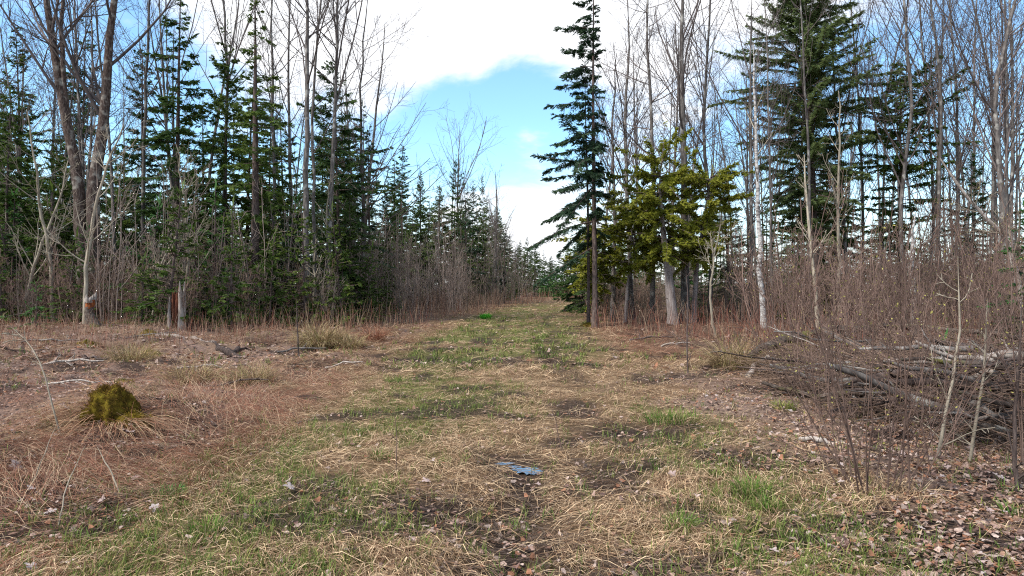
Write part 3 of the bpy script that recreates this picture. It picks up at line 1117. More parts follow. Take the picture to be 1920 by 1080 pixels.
hero_conifer('spruce_tree', 1113, 24, -60, 2.0, 'lopsided tall spruce with long boughs over the trail', seed=114, z0=3.2, dz=.42, skip=.10, r0=.095, n_per=6, elev=(-18, 12),
             trop=-.06, tipup=.03, bias=lop, dens=30, kw=.05, prof=lambda t: np.clip(1.0 - .78 * t, .12, 1), mats=(M['bark_brown'], M['needles_blue']), dead=22,
             pxs=[(1116, 604), (1114, 400), (1112, 200), (1113, -60)])
hero_conifer('spruce_tree', 1103, 24.6, 120, .9, 'thin second stem tight beside the lopsided spruce', seed=115, z0=5, dz=.6, skip=.4, r0=.055, mats=D, dead=18)
hero_conifer('fir_tree', 1092, 36, 420, 1.9, 'dense dark fir bulging over the trail edge below the cedars', seed=116, z0=.4, dz=.26, n_per=7, skip=.03, elev=(-10, 30), mats=(M['bark_brown'], M['needles_dark']), dens=22)
hero_conifer('hemlock_tree', 1530, 29, -60, 3.7, 'big broad hemlock with a rounded lacy crown', group='hemlocks', seed=117, z0=3.4, dz=.20, n_per=4.6, skip=.04, r0=.19, elev=(0, 40), trop=-.05, eljit=15, lv=.22,
             prof=lambda t: np.interp(t, [0, .25, .45, .7, .88, 1], [.5, .8, 1, .85, .58, .12]), dens=34, mats=(M['bark_brown'], M['needles_hemlock']), tl=.40, kw=.042, hang=.22)
hero_conifer('hemlock_tree', 1688, 30, 120, 2.9, 'smaller hemlock right of the big one', group='hemlocks', seed=118, z0=3.2, dz=.26, n_per=3.2, skip=.15, r0=.10, eljit=14, lv=.3, elev=(-2, 35), trop=-.05,
             prof=lambda t: np.interp(t, [0, .3, .6, .85, 1], [.5, .7, 1, .8, .15]), dens=22, mats=(M['bark_brown'], M['needles']), tl=.42, hang=.2)
CD = (M['bark_cedar'], M['cedar_leaf'], M['bark_brown'])
ced = dict(prof=lambda t: np.interp(t, [0, .2, .6, .9, 1], [.6, .95, 1, .85, .7]), lv=.4, trop=-.05, tipup=.03, elev=(-12, 22), tl=.27, kw=.050, dens=60, clump=-.25, eljit=24, flat=.40, hang=.10, skip=.1)
hero_conifer('cedar_tree', 1258, 24, 275, 2.2, 'leaning cedar with a pale peeling trunk and yellow green crown', group='cedars', mats=CD, seed=119, z0=2.5, dz=.24, r0=.19, n_per=6, dead=14,
             pxs=[(1263, 606), (1254, 520), (1243, 430), (1236, 350), (1240, 305)], **ced)
hero_conifer('cedar_tree', 1330, 25, 285, 2.2, 'bushy yellow green cedar right of the leaning one', group='cedars', mats=CD, seed=120, z0=2.6, dz=.24, r0=.10, n_per=6, dead=10,
             pxs=[(1300, 606), (1306, 500), (1322, 400), (1334, 320)], **ced)
hero_conifer('cedar_tree', 1120, 27, 405, 1.6, 'low olive cedar hanging over the trail edge', group='cedars', mats=CD, seed=121, z0=1.5, dz=.22, r0=.07, n_per=6, dead=6,
             pxs=[(1112, 600), (1116, 520), (1120, 460), (1122, 405)], **ced)
hero_conifer('cedar_tree', 1185, 26, 370, 1.8, 'small cedar filling between the low one and the leaning one', group='cedars', mats=CD, seed=122, z0=2.2, dz=.24, r0=.07, n_per=5, dead=10,
             pxs=[(1172, 604), (1178, 520), (1184, 460), (1186, 370)], **ced)
# end of the trail: low green firs
for k, (x, yt, d, lb) in enumerate(((1018, 505, 79, 'left one of the low green firs closing the trail end'), (1044, 495, 81, 'right one of the low green firs closing the trail end'),
                                    (1030, 515, 77, 'smallest green fir in the middle of the trail end'))):
    hero_conifer('fir_tree', x, d, yt, 1.7, lb, group='firs at the trail end', mats=(M['bark_brown'], M['needles_young']), seed=130 + k, z0=.2, dz=.26, n_per=6, skip=.02, dens=11, kw=.07, dead=0)
# young firs at the wood's foot on the left
for k, (x, yb, yt, L_, lb) in enumerate(((310, 608, 450, .95, 'young green fir behind the rotten red stump'), (385, 612, 500, .8, 'young bright fir right of the rotten red stump'),
                                          (648, 600, 512, .7, 'small round fir at the wood edge below the sky gap'), (500, 606, 470, .9, 'young fir at the foot of the slim grey trees'),
                                          (68, 640, 560, .75, 'low spreading fir at the left edge under pale saplings'), (748, 598, 560, .5, 'tiny fir among the grey saplings'))):
    d = EYE * FPX / (yb - HZ)
    hero_conifer('fir_tree', x, d, yt, L_, lb, group='young firs', mats=(M['bark_brown'], M['needles_young']), seed=140 + k, z0=.12, dz=.2, n_per=6, skip=.08, dens=20, tl=.22, kw=.04, dead=0)
hero_conifer('fir_tree', 1922, 12.5, 380, 1.0, 'green fir cut off by the right edge behind the brush', group='young firs', mats=(M['bark_brown'], M['needles_young']), seed=147, z0=.5, dz=.24, n_per=6, skip=.1, dens=18, tl=.26, kw=.04, dead=4)

# ------------------------------------------------------------------ the woods behind: copies of a few kinds
BARE = []
for k in range(8):
    kw = [dict(z0=.4, limbs=14), dict(z0=.3, limbs=18, ang=(20, 40)), dict(z0=.5, limbs=12, fork=2), dict(z0=.25, limbs=20, ang=(18, 36)),
          dict(z0=.45, limbs=12, fork=3), dict(z0=.3, limbs=16, ang=(35, 65)), dict(z0=.55, limbs=10), dict(z0=.2, limbs=22, ang=(25, 55))][k]
    BARE.append(bare_tree('bare_tree', GB, (0, 0, 0), bare_tree_meshes(220 + k, 14.0, [.066, .058, .08, .05, .08, .06, .062, .048][k], twig=(5, 4), tmin=.005, **kw)))

SKX = [-200, 660, 700, 740, 780, 820, 860, 900, 940, 965, 985, 1010, 1035, 1060, 1075, 1090, 1110, 1140, 2200]
SKY = [-260, -200, 190, 285, 335, 320, 300, 345, 380, 440, 455, 460, 480, 470, 440, 415, 330, 0, -260]


def cap_height(x, y, h):
    hmax = EYE + (HZ - np.interp(pxof(x, y), SKX, SKY)) / FPX * y
    return min(h, hmax * rng.uniform(.8, 1.0))


def open_ground(x, y):
    """true on the trail and in the clearing"""
    o = x - float(trail(y))
    le = np.interp(y, [0, 19, 24, 28, 35, 54, 76], [-40, -13.5, -9.5, -6.2, -4.2, -2.3, -2.0])
    ri = np.interp(y, [0, 14, 20, 25, 40, 76], [12, 8.5, 5.2, 3.0, 2.2, 2.0])
    return le < o < ri and y < 82


def scatter(n, xr, yr, dmin, fn, tries=40):
    k = 0
    for _ in range(n * tries):
        if k >= n:
            break
        y = rng.uniform(*yr)
        p = rng.uniform(*xr)
        x = (p - 960) / FPX * y
        if open_ground(x, y) or not free(x, y, dmin):
            continue
        SPOTS.append((x, y))
        fn(x, y)
        k += 1


def put_spruce(lo, hi, where, group):
    def fn(x, y):
        h = cap_height(x, y, rng.uniform(lo, hi))
        k = rng.integers(0, 8)
        s_ = h / 12.0
        w = s_ * rng.uniform(.85, 1.25) * (1.25 if s_ < .6 else 1)
        o = place(SPR, USED, k, x, y, (w, w, s_), rng.uniform(0, 6.28), .012)
        size = 'tall' if h > 11.5 else ('middling' if h > 7.5 else 'low')
        full = ['full', 'open', 'broad', 'blue green', 'dense', 'thin topped', 'drooping', 'ragged'][k]
        later(o, f'{size} {full} spruce', 'tree', group)
    return fn


def put_bare(lo, hi, where, group):
    def fn(x, y):
        h = cap_height(x, y, rng.uniform(lo, hi))
        k = rng.integers(0, 8)
        s_ = h / 14.0
        o = place(BARE, USED, k, x, y, (s_ * rng.uniform(.8, 1.1), s_ * rng.uniform(.8, 1.1), s_), rng.uniform(0, 6.28), .025)
        size = 'tall' if h > 13.5 else ('middling' if h > 9 else 'low')
        look = ['grey', 'upswept', 'two forked', 'slim', 'three forked', 'wide branched', 'high branched', 'twiggy'][k]
        later(o, f'{size} {look} bare tree', 'tree', group)
    return fn


scatter(15, (-60, 700), (25, 32), 1.1, put_bare(12, 17, 'at the left wood edge', 'bare trees of the left wood'))
scatter(30, (-120, 715), (27, 42), 1.6, put_spruce(5, 12.0, 'in the left wood', 'spruces of the left wood'))
scatter(26, (-160, 760), (40, 75), 2.0, put_spruce(8, 14, 'deep in the left wood', 'spruces of the left wood'))
scatter(12, (-120, 720), (30, 60), 1.6, put_bare(13, 19, 'in the left wood', 'bare trees of the left wood'))
scatter(34, (640, 985), (44, 100), 1.6, put_spruce(6, 13, 'left of the trail', 'spruces along the trail'))
scatter(14, (660, 980), (40, 80), 1.5, put_bare(7, 14, 'left of the trail', 'bare trees along the trail'))
scatter(20, (950, 1110), (84, 130), 1.8, put_spruce(8, 13, 'beyond the trail end', 'spruces beyond the trail'))
scatter(4, (960, 1090), (88, 120), 1.8, put_bare(8, 12, 'beyond the trail end', 'bare trees beyond the trail'))
scatter(12, (1075, 1300), (40, 90), 1.8, put_spruce(5, 9, 'right of the trail', 'spruces of the right wood'))
scatter(42, (1130, 2000), (24, 48), 1.3, put_bare(12, 18, 'in the right wood', 'bare trees of the right wood'))
scatter(38, (1120, 2060), (48, 95), 1.8, put_bare(12, 19, 'deep in the right wood', 'bare trees of the right wood'))
scatter(30, (1350, 2040), (27, 55), 1.6, put_spruce(3.5, 9, 'in the right wood', 'spruces of the right wood'))
scatter(14, (1200, 2060), (60, 100), 2.0, put_spruce(4, 9, 'deep in the right wood', 'spruces of the right wood'))

# ------------------------------------------------------------------ saplings and brush
SAP = []
for k in range(5):
    r_ = np.random.default_rng(300 + k)
    SAP.append(shrub('sapling_clump', (M['bark_stem'],), (0, 0, 0),
                     shrub_meshes(300 + k, 4.2, stems=[5, 7, 4, 6, 8][k], spread=1.6, lean=.10, twig=(7, 3), buds=False, rs=.017, trop=.05, wob=.045, tmin=.0055)))
BRU = []
for k in range(5):
    BRU.append(shrub('leafing_shrub', (M['bark_shrub'], M['bud']), (0, 0, 0),
                     shrub_meshes(320 + k, 2.4, stems=[9, 12, 8, 14, 10][k], spread=.9, lean=.26, twig=(6, 5), buds=.22, rs=.010, tmin=.0032)))
CANE = []
for k in range(4):
    CANE.append(shrub('brown_shrub', (M['bark_shrub' if k == 1 else 'bark_tan'],), (0, 0, 0),
                      shrub_meshes(340 + k, 1.9, stems=[10, 14, 9, 12][k], spread=1.0, lean=.32, twig=(6, 5), buds=False, rs=.009, tmin=.0045)))


def put_shrub(protos, nomh, lo, hi, desc, group, cat='shrub'):
    looks = ['sparse', 'thick', 'narrow', 'wide', 'ragged']

    def fn(x, y):
        h = rng.uniform(lo, hi)
        k = rng.integers(0, len(protos))
        s_ = h / nomh
        o = place(protos, USED, k, x, y, (s_ * rng.uniform(.8, 1.2), s_ * rng.uniform(.8, 1.2), s_), rng.uniform(0, 6.28), .05)
        later(o, f'{looks[k]} {desc}', cat, group)
    return fn


def strip(n, pts, dmin, fn):
    """scatter in a band given by picture x -> near and far distance"""
    k = 0
    xs_ = [p[0] for p in pts]
    for _ in range(n * 30):
        if k >= n:
            break
        p = rng.uniform(xs_[0], xs_[-1])
        y = rng.uniform(np.interp(p, xs_, [q[1] for q in pts]), np.interp(p, xs_, [q[2] for q in pts]))
        x = (p - 960) / FPX * y
        if not free(x, y, dmin):
            continue
        SPOTS.append((x, y))
        fn(x, y)
        k += 1


strip(62, [(640, 26, 37), (760, 29, 44), (880, 36, 55), (960, 46, 70), (1004, 58, 78)], .5, put_shrub(SAP, 4.2, 2.4, 6.2, 'grey sapling clump', 'sapling thicket along the trail', 'saplings'))
strip(26, [(-80, 21, 30), (330, 20, 29), (640, 23, 31)], .8, put_shrub(SAP, 4.2, 1.4, 5.6, 'grey sapling clump', 'saplings in the left wood', 'saplings'))
strip(34, [(-80, 20.5, 29), (330, 19.6, 28), (640, 24, 31)], .5, put_shrub(BRU, 2.4, 1.3, 3.4, 'olive budding shrub', 'budding shrubs of the left wood'))
strip(46, [(-80, 21, 34), (330, 20, 32), (640, 24, 34)], .5, put_shrub(CANE, 1.9, 1.0, 3.0, 'leafless brown shrub', 'brown undergrowth of the left wood'))
strip(40, [(640, 26, 40), (900, 36, 54), (1000, 52, 74)], .4, put_shrub(CANE, 1.9, .9, 1.8, 'leafless reddish shrub', 'reddish shrubs along the trail'))
strip(45, [(1095, 26, 40), (1250, 25, 38), (1430, 23, 36)], .5, put_shrub(CANE, 1.9, 1.0, 2.2, 'leafless brown shrub', 'brown undergrowth of the right wood'))
strip(26, [(1095, 24, 40), (1300, 26, 45), (1600, 22, 45), (2000, 22, 45)], .5, put_shrub(SAP, 4.2, 2.5, 5.5, 'grey sapling clump', 'saplings in the right wood', 'saplings'))
strip(54, [(1400, 17, 30), (1520, 14, 26), (1700, 13.5, 26), (2040, 13.5, 26)], .5, put_shrub(BRU, 2.4, 2.0, 4.0, 'yellow budding shrub', 'budding shrubs of the right thicket'))
strip(9, [(1560, 11.5, 14), (1700, 11, 13.5), (2040, 10.5, 13)], .55, put_shrub(BRU, 2.4, 1.8, 2.9, 'yellow budding shrub', 'budding shrubs of the right thicket'))
YF = [conifer('young_fir', (M['bark_brown'], M['needles_young' if k % 2 else 'needles']), (0, 0, 0),
              conifer_meshes(180 + k, 2.6, 1.0, z0=.1, dz=.2, n_per=6, skip=.1, dens=18, tl=.26, kw=.045, dead=0)) for k in range(3)]
strip(60, [(-80, 21, 29), (330, 19.8, 27), (640, 23.5, 30), (720, 27, 38)], .5, put_shrub(YF, 2.6, 1.0, 4.6, 'young green fir', 'young firs in the left wood', 'tree'))
strip(12, [(760, 32, 46), (960, 60, 76)], .7, put_shrub(YF, 2.6, 1.4, 3.0, 'young green fir', 'young firs along the trail', 'tree'))
strip(26, [(1110, 28, 44), (1430, 24, 42), (2000, 22, 42)], .7, put_shrub(YF, 2.6, 1.2, 3.4, 'young green fir', 'young firs in the right wood', 'tree'))
strip(34, [(1110, 44, 75), (1500, 42, 80), (2040, 40, 80)], 1.0, put_shrub(YF, 2.6, 2.6, 5.2, 'dark young fir', 'young firs deep in the right wood', 'tree'))
strip(34, [(1110, 36, 60), (1500, 30, 60), (2040, 28, 60)], .8, put_shrub(CANE, 1.9, 1.6, 3.4, 'leafless tan shrub', 'tan undergrowth deep in the right wood'))
# nearest budding shrubs before the brush pile
for k, (x, yb, h, lb) in enumerate(((1640, 926, 1.9, 'nearest budding shrub with dark stems fanning up before the brush pile'), (1560, 800, 1.6, 'budding shrub left of the nearest one at the pile end'),
                                     (1768, 880, 1.9, 'budding shrub right of the nearest one, two olive stems'), (1860, 850, 2.2, 'tall budding shrub in front of the pile near the right edge'),
                                     (1925, 905, 2.5, 'tall budding shrub cut by the right edge'), 
                                     (1480, 730, 1.3, 'low budding shrub at the left tip of the brush pile'), 
                                     (1600, 720, 1.7, 'budding shrub behind the arching mossy branch'))):
    x_, y_ = G(x, yb)
    ms = shrub_meshes(360 + k, h, stems=[24, 9, 5, 5, 6, 7, 8][k], spread=.6, lean=.46 if k == 0 else .32, twig=(6, 4), buds=.2, rs=.0056, tmin=.0021, wob=.09)
    o = shrub('leafing_shrub', (M['bark_shrub'], M['bud']), base(x_, y_), ms)
    tag(o, lb, 'shrub', 'budding shrubs before the brush pile')
    SPOTS.append((x_, y_))

# pale crooked saplings along the left edge
for k, (pxs, d, r0, lb) in enumerate((
        ([(102, 602), (96, 500), (78, 400), (66, 300), (50, 205)], 22, .055, 'pale crooked sapling left of the maple foot'),
        ([(36, 604), (60, 510), (84, 440), (118, 360), (128, 300)], 22, .05, 'pale sapling leaning right across the crooked one'),
        ([(160, 556), (163, 480), (176, 400), (196, 320), (232, 232)], 19, .05, 'greenish sapling rising from the broken orange stub'),
        ([(346, 560), (352, 470), (346, 380), (336, 300), (330, 270)], 21, .04, 'thin pale sapling beside the rotten red stump'),
        ([(282, 604), (300, 500), (324, 450), (352, 420)], 21, .03, 'thin white sapling leaning right before the young fir'),
        ([(616, 604), (616, 500), (612, 400), (622, 330)], 26, .06, 'pale branching sapling at the foot of the tall forked tree'),
        ([(586, 600), (590, 500), (586, 440)], 24, .035, 'short pale sapling left of the branching one'),
        ([(1342, 640), (1330, 560), (1338, 480), (1352, 420)], 19, .03, 'thin pale sapling right of the cedar trunks'),
        ([(1716, 560), (1708, 480), (1716, 398)], 17, .085, 'short white birch stub in the right thicket'))):
    bd = base(S(pxs[0][0], 0, d)[0], d)
    pts = [(pxs[0][0], HZ + EYE * FPX / d)] + list(pxs[1:])
    loc, q = tree_line(pts, d)
    stub = 'stub' in lb and 'birch' in lb
    ms = bare_tree_meshes(400 + k, 1, r0, trunk_pts=q, z0=.25, limbs=1 if stub else 12, ang=(30, 65), spread=(.2, .45), twig=(4, 3), tmin=.004)
    if stub:
        ms[0].v[0] = ms[0].v[0]
    o = bare_tree('birch_stub' if stub else 'sapling', (M['bark_white'], M['bark_sapling']) if stub else (M['bark_sapling'], M['bark_sapling']), loc, ms)
    tag(o, lb, 'sapling' if not stub else 'snag', 'pale saplings at the wood edge')
    SPOTS.append((loc[0], loc[1]))


# ------------------------------------------------------------------ stumps, snags, moss
def blob(seed, rx, ry, rz, bump=.25, nu=26, nv=14, lo=-.25):
    u = np.linspace(0, 2 * np.pi, nu, endpoint=False)
    v = np.linspace(lo, 1, nv) * np.pi / 2
    U, V = np.meshgrid(u, v)
    X, Y, Z = np.cos(U) * np.cos(V), np.sin(U) * np.cos(V), np.sin(V)
    k = 1 + bump * (fbm(X * 2.3 + seed, Y * 2.3 + Z * 2.1, seed) - .5) * 2 + bump * .5 * (fbm(X * 6 + seed, Y * 6 + Z * 5, seed + 5) - .5)
    P = np.stack([X * rx * k, Y * ry * k, Z * rz * k], -1)
    idx = np.arange(nu * nv).reshape(nv, nu)
    Q = np.stack([idx[:-1], np.roll(idx[:-1], -1, 1), np.roll(idx[1:], -1, 1), idx[1:]], -1).reshape(-1, 4)
    return P, Q


def moss_mat():
    m, nt, N, L, b = new_mat('moss')
    tc = N.new('ShaderNodeTexCoord')
    n = N.new('ShaderNodeTexNoise')
    n.inputs['Scale'].default_value = 14
    n.inputs['Detail'].default_value = 6
    L.new(tc.outputs['Object'], n.inputs['Vector'])
    r = N.new('ShaderNodeValToRGB')
    set_ramp(r, [(.3, (.022, .014, .004)), (.5, (.085, .058, .008)), (.72, (.20, .15, .02))])
    L.new(n.outputs['Fac'], r.inputs[0])
    L.new(r.outputs[0], b.inputs['Base Color'])
    b.inputs['Roughness'].default_value = 1
    b.inputs['Specular IOR Level'].default_value = .05
    bp = N.new('ShaderNodeBump')
    bp.inputs['Distance'].default_value = .03
    L.new(n.outputs['Fac'], bp.inputs['Height'])
    L.new(bp.outputs[0], b.inputs['Normal'])
    return m


M['moss'] = moss_mat()


def moss_fuzz(P, n, r, h, tint):
    flat = P.reshape(-1, 3)
    i = r.integers(0, len(flat), n)
    cen = flat.mean(0) * np.array([1, 1, 0])
    st = flat[i] + r.normal(0, .012, (n, 3))
    d = norm(norm(st - cen) + r.normal(0, .55, (n, 3)))
    mb = MB()
    c = np.array(tint) * r.uniform(.45, 1.5, (n, 1))
    mb.kites(st - d * h * .3, d, h * r.uniform(.6, 1.5, n), h * .35, norm(r.normal(0, 1, (n, 3))), c, .2)
    return mb


def moss_mound(x, yb, rx, rz, label, seed):
    x_, y_ = G(x, yb)
    r = np.random.default_rng(seed)
    P, Q = blob(seed, rx, rx * .8, rz)
    mb = MB()
    mb.add(P, Q, .5)
    root = empty('moss_mound', base(x_, y_))
    mb.build('mound', M['moss'], root)
    moss_fuzz(P, 900, r, rx * .11, (.15, .125, .016)).build('moss', M['grass'], root, smooth=False)
    tag(root, label, 'moss', 'moss mounds in the clearing')
    SPOTS.append((x_, y_))


moss_mound(162, 656, .30, .14, 'olive moss mound in front of the broken orange stub', 501)
moss_mound(282, 668, .22, .14, 'small yellow moss cushion left of the pale log', 502)
moss_mound(278, 640, .28, .16, 'moss mound left of the rotten red stump', 503)
moss_mound(225, 722, .20, .08, 'flat moss patch above the big mossy stump', 504)
moss_mound(120, 612, .30, .12, 'far moss mound under the pale saplings', 505)
moss_mound(1104, 612, .35, .16, 'dark moss lump at the foot of the low cedar', 506)

# big mossy stump, foreground left
x_, y_ = G(214, 812)
root = empty('mossy_stump', base(x_, y_) + np.array([0, 0, .03]))
r = np.random.default_rng(520)
P, Q = blob(17, .25, .22, .36, .42, 34, 20)
P[..., 0] -= .25 * P[..., 2]
mb = MB()
mb.add(P, Q, .5)
mb.build('stump_body', M['moss'], root)
moss_fuzz(P, 6500, r, .022, (.12, .066, .010)).build('moss', M['grass'], root, smooth=False)
P2, Q2 = blob(8, .22, .16, .13, .3)
P2 += np.array([.24, -.10, -.02])
mb = MB()
mb.add(P2, Q2, .5)
mb.build('root_flare', M['moss'], root)
moss_fuzz(P2, 900, r, .03, (.17, .115, .014)).build('moss', M['grass'], root, smooth=False)
tag(root, 'golden mossy stump standing out of combed dry grass', 'stump')
STUMP = (x_, y_)

# rotten red stump with a pale splinter
x_, y_ = G(330, 632)
root = empty('rotten_stump', base(x_, y_))
r = np.random.default_rng(521)


def jag(mb, cx, cy, rad, h0, h1, a0, a1, n, c=.5, thick=.05):
    """a broken shell of wood: standing splinters round part of a ring"""
    for i in range(n):
        a = a0 + (a1 - a0) * (i + .5) / n
        h = r.uniform(h0, h1)
        p = np.array([[cx + rad * math.cos(a), cy + rad * math.sin(a), -.05]])
        top = p + np.array([[r.normal(0, .03), r.normal(0, .03), h]])
        K = 6
        P = p + (top - p) * np.linspace(0, 1, K)[:, None]
        R = thick * np.array([1.15, 1, 1, .95, .8, .15]) * r.uniform(.8, 1.2)
        mb.tubes(P[None], R[None], 5, c, jit=.2)


mb = MB()
jag(mb, 0, .02, .09, 1.0, 1.4, 0, 6.28, 9, thick=.06)
mb.tubes(np.array([[[0, 0, -.05], [0, 0, .5], [0, 0, 1.05]]]), np.array([[.12, .1, .06]]), 7, .5, jit=.2)
mb.build('red_heartwood', M['red_wood'], root)
mb = MB()
jag(mb, .0, 0, .17, .6, 1.05, 2.3, 4.2, 5, thick=.045)
jag(mb, .06, .03, .12, 1.0, 1.5, -1.0, .9, 5, thick=.06)
mb.build('pale_shell', M['dead_wood'], root)
tag(root, 'rotten red stump with a tall pale splintered side', 'stump')
SPOTS.append((x_, y_))

# broken leaning stub with orange wood and grey cap
x_, y_ = S(172, 0, 18.6)[0], 18.6
root = empty('broken_stub', base(x_, y_))
def sl(px, py):
    return S(px, py, 18.6) - np.array(root.location)
mb = MB()
P = np.array([sl(186, 645), sl(182, 616), sl(172, 600), sl(166, 586), sl(168, 575)])
mb.tubes(P[None], np.array([[.2, .16, .13, .11, .11]]), 9, .5, jit=.15)
mb.build('trunk', M['bark_mossy'], root)
mb = MB()
P = np.array([sl(168, 578), sl(169, 570), sl(169, 562)])
mb.tubes(P[None], np.array([[.10, .12, .105]]), 9, .5, jit=.3)
mb.build('orange_wood', M['orange_wood'], root)
mb = MB()
r = np.random.default_rng(523)
b0 = sl(169, 565)
for i_ in range(11):
    a_ = i_ * .58
    p0_ = b0 + np.array([.085 * math.cos(a_), .085 * math.sin(a_), -.03])
    hh = r.uniform(.10, .34)
    P = p0_ + np.linspace(0, 1, 5)[:, None] * np.array([r.normal(0, .03), r.normal(0, .03), hh])
    mb.tubes(P[None], (np.array([.05, .05, .045, .035, .008]) * r.uniform(.8, 1.2))[None], 5, .5, jit=.25)
mb.build('grey_cap', M['dead_wood'], root)
tag(root, 'broken leaning stub with bright orange wood under a grey cap', 'stump')
SPOTS.append((x_, y_))


# ------------------------------------------------------------------ logs, sticks, brush pile
def log(name, pts, radii, mat, label, cat='log', group=None, side=8, jit=.12, wob=.02, twigs=0, K=10, seed=0):
    r = np.random.default_rng(seed + 900)
    pts = np.array(pts, float)
    loc = pts[0].copy()
    q = pts - loc
    s_ = np.r_[0, np.cumsum(np.linalg.norm(np.diff(q, axis=0), axis=1))]
    g_ = np.linspace(0, s_[-1], K)
    P = np.stack([np.interp(g_, s_, q[:, i]) for i in range(3)], 1)
    P[1:-1] += r.normal(0, wob, (K - 2, 3))
    R = np.interp(np.linspace(0, 1, K), np.linspace(0, 1, len(radii)), radii)
    mb = MB()
    mb.tubes(P[None], R[None], side, .5, jit=jit, cap=True)
    if twigs:
        Q, RR = spawn(P[None], R[None], twigs, .1, .95, (30, 70), (.1, .3), 4, .12, .02, .5, r)
        mb.tubes(Q, np.maximum(RR, .004), 4, .5)
        Q2, R2 = spawn(Q, RR, 3, .2, .95, (30, 60), (.2, .5), 3, .12, .02, .6, r)
        mb.tubes(Q2, np.maximum(R2, .003), 3, .5)
    o = mb.build(name, mat)
    o.location = loc
    return tag(o, label, cat, group)


def gp(x, yb, up=.0):
    a, b_ = G(x, yb)
    return np.array([a, b_, float(gz(a, b_)) + up])


log('pale_log', [gp(302, 640, .05), gp(350, 645, .05), gp(404, 657, .04)], [.055, .05, .03], M['dead_wood'], 'pale barkless log lying below the rotten red stump', seed=1)
log('charred_snag', [gp(398, 662, .26), gp(412, 666, .16), gp(430, 672, .05), gp(452, 676, .0)], [.012, .05, .075, .04], M['char'], 'black broken root pointing up left in the clearing', 'root', seed=2, jit=.3)
log('charred_snag', [gp(428, 672, .02), gp(448, 664, .12), gp(470, 662, .03)], [.07, .05, .02], M['char'], 'low black root crossing the upright broken one', 'root', seed=3, jit=.3)
log('fallen_branch', [S(0, 628, 17) * [1, 1, 1], S(28, 622, 17), S(50, 632, 16.5)], [.03, .05, .02], M['bark_brown'], 'dark broken branch end at the left edge', 'branch', seed=4)
rs_ = np.random.default_rng(88)
for k, (x, yb, ln, an) in enumerate(((60, 700, 1.1, .2), (150, 690, .8, -.5), (235, 650, 1.2, .1), (330, 700, .9, .6), (430, 690, .7, -.2), (520, 665, 1.0, .3), (90, 745, .9, -.1), (390, 735, .8, .2), (40, 660, 1.3, 0), (610, 690, .8, -.4), (1180, 640, 1.3, .3), (1320, 660, 1.2, -.2), (1240, 650, .9, .5))):
    p0_ = gp(x, yb, .03)
    p1_ = p0_ + np.array([math.cos(an) * ln, math.sin(an) * ln, 0])
    p1_[2] = float(gz(p1_[0], p1_[1])) + rs_.uniform(.02, .16)
    rd = rs_.uniform(.012, .028)
    side_ = 'the clearing left of the trail' if x < 960 else 'the foot of the cedars'
    log('fallen_stick', [p0_, (p0_ + p1_) / 2 + np.array([0, .04, .05]), p1_], [rd, rd * .9, rd * .5], M[['dead_wood', 'bark_brown', 'bark_grey'][k % 3]],
        f'{["bleached", "dark", "grey"][k % 3]} stick at {side_}, {ORD[k].replace("nearest", "first")} of the scattered ones', 'stick', 'sticks on the clearing floor', seed=40 + k, side=5, K=7, wob=.015, twigs=4)
# the brush pile
log('mossy_branch', [S(1405, 668, 12.2), S(1440, 650, 12.2), S(1500, 632, 12.4), S(1560, 620, 12.8), S(1640, 612, 13.2), S(1720, 614, 13.6)], [.055, .095, .11, .09, .065, .035], M['bark_mossy'],
    'thick mossy branch arching over the left end of the brush pile', 'branch', seed=5, jit=.2, wob=.03, twigs=10, K=16)
log('dead_branch', [S(1690, 610, 13), S(1780, 617, 12.6), S(1860, 626, 12.2), S(1990, 640, 11.8)], [.02, .04, .05, .055], M['bark_mossy'],
    'long thin branch running level to the right edge above the pile', 'branch', seed=6, wob=.02, twigs=6)
log('dead_branch', [gp(1402, 706, .02), gp(1425, 690, .15), S(1440, 668, 11.2)], [.05, .04, .03], M['dead_wood'], 'short forked prop under the left end of the mossy branch', 'branch', seed=7)
log('dead_log', [S(1450, 690, 10.6), S(1530, 690, 10.2), S(1640, 712, 9.6), S(1760, 748, 8.8)], [.075, .095, .09, .065], M['bark_mossy'], 'mossy log sloping from the pile tip to its middle', 'log', 'logs in the brush pile', seed=8)
log('dead_log', [S(1600, 652, 11.8), S(1700, 672, 11.4), S(1800, 700, 11), S(1900, 728, 10.6)], [.06, .085, .09, .08], M['bark_mossy'], 'upper mossy log behind the pile sloping right', 'log', 'logs in the brush pile', seed=9, twigs=5)
log('dead_log', [S(1580, 740, 8.6), S(1700, 764, 8.3), S(1760, 772, 8.1), S(1815, 785, 8.0)], [.04, .05, .055, .06], M['bark_white'], 'white barked log with its cut end showing in the pile', 'log', 'logs in the brush pile', seed=10)
log('dead_log', [S(1700, 720, 9.2), S(1800, 716, 9.0), S(1930, 744, 8.6)], [.065, .08, .08], M['bark_brown'], 'dark log crossing the back of the pile', 'log', 'logs in the brush pile', seed=11)
log('dead_log', [S(1840, 744, 8.2), S(1880, 756, 8.0), S(1960, 776, 7.8)], [.02, .03, .035], M['bark_white'], 'thin pale birch stick near the right edge of the pile', 'log', 'logs in the brush pile', seed=12)
log('dead_log', [S(1860, 860, 6.4), S(1900, 905, 6.0), S(1950, 960, 5.6)], [.05, .055, .05], M['bark_brown'], 'dark log end slanting down at the right edge', 'log', 'logs in the brush pile', seed=13)
log('dead_log', [S(1690, 800, 7.6), S(1800, 812, 7.2), S(1930, 850, 6.9)], [.065, .085, .085], M['bark_brown'], 'lowest dark log along the shadowed foot of the pile', 'log', 'logs in the brush pile', seed=14)
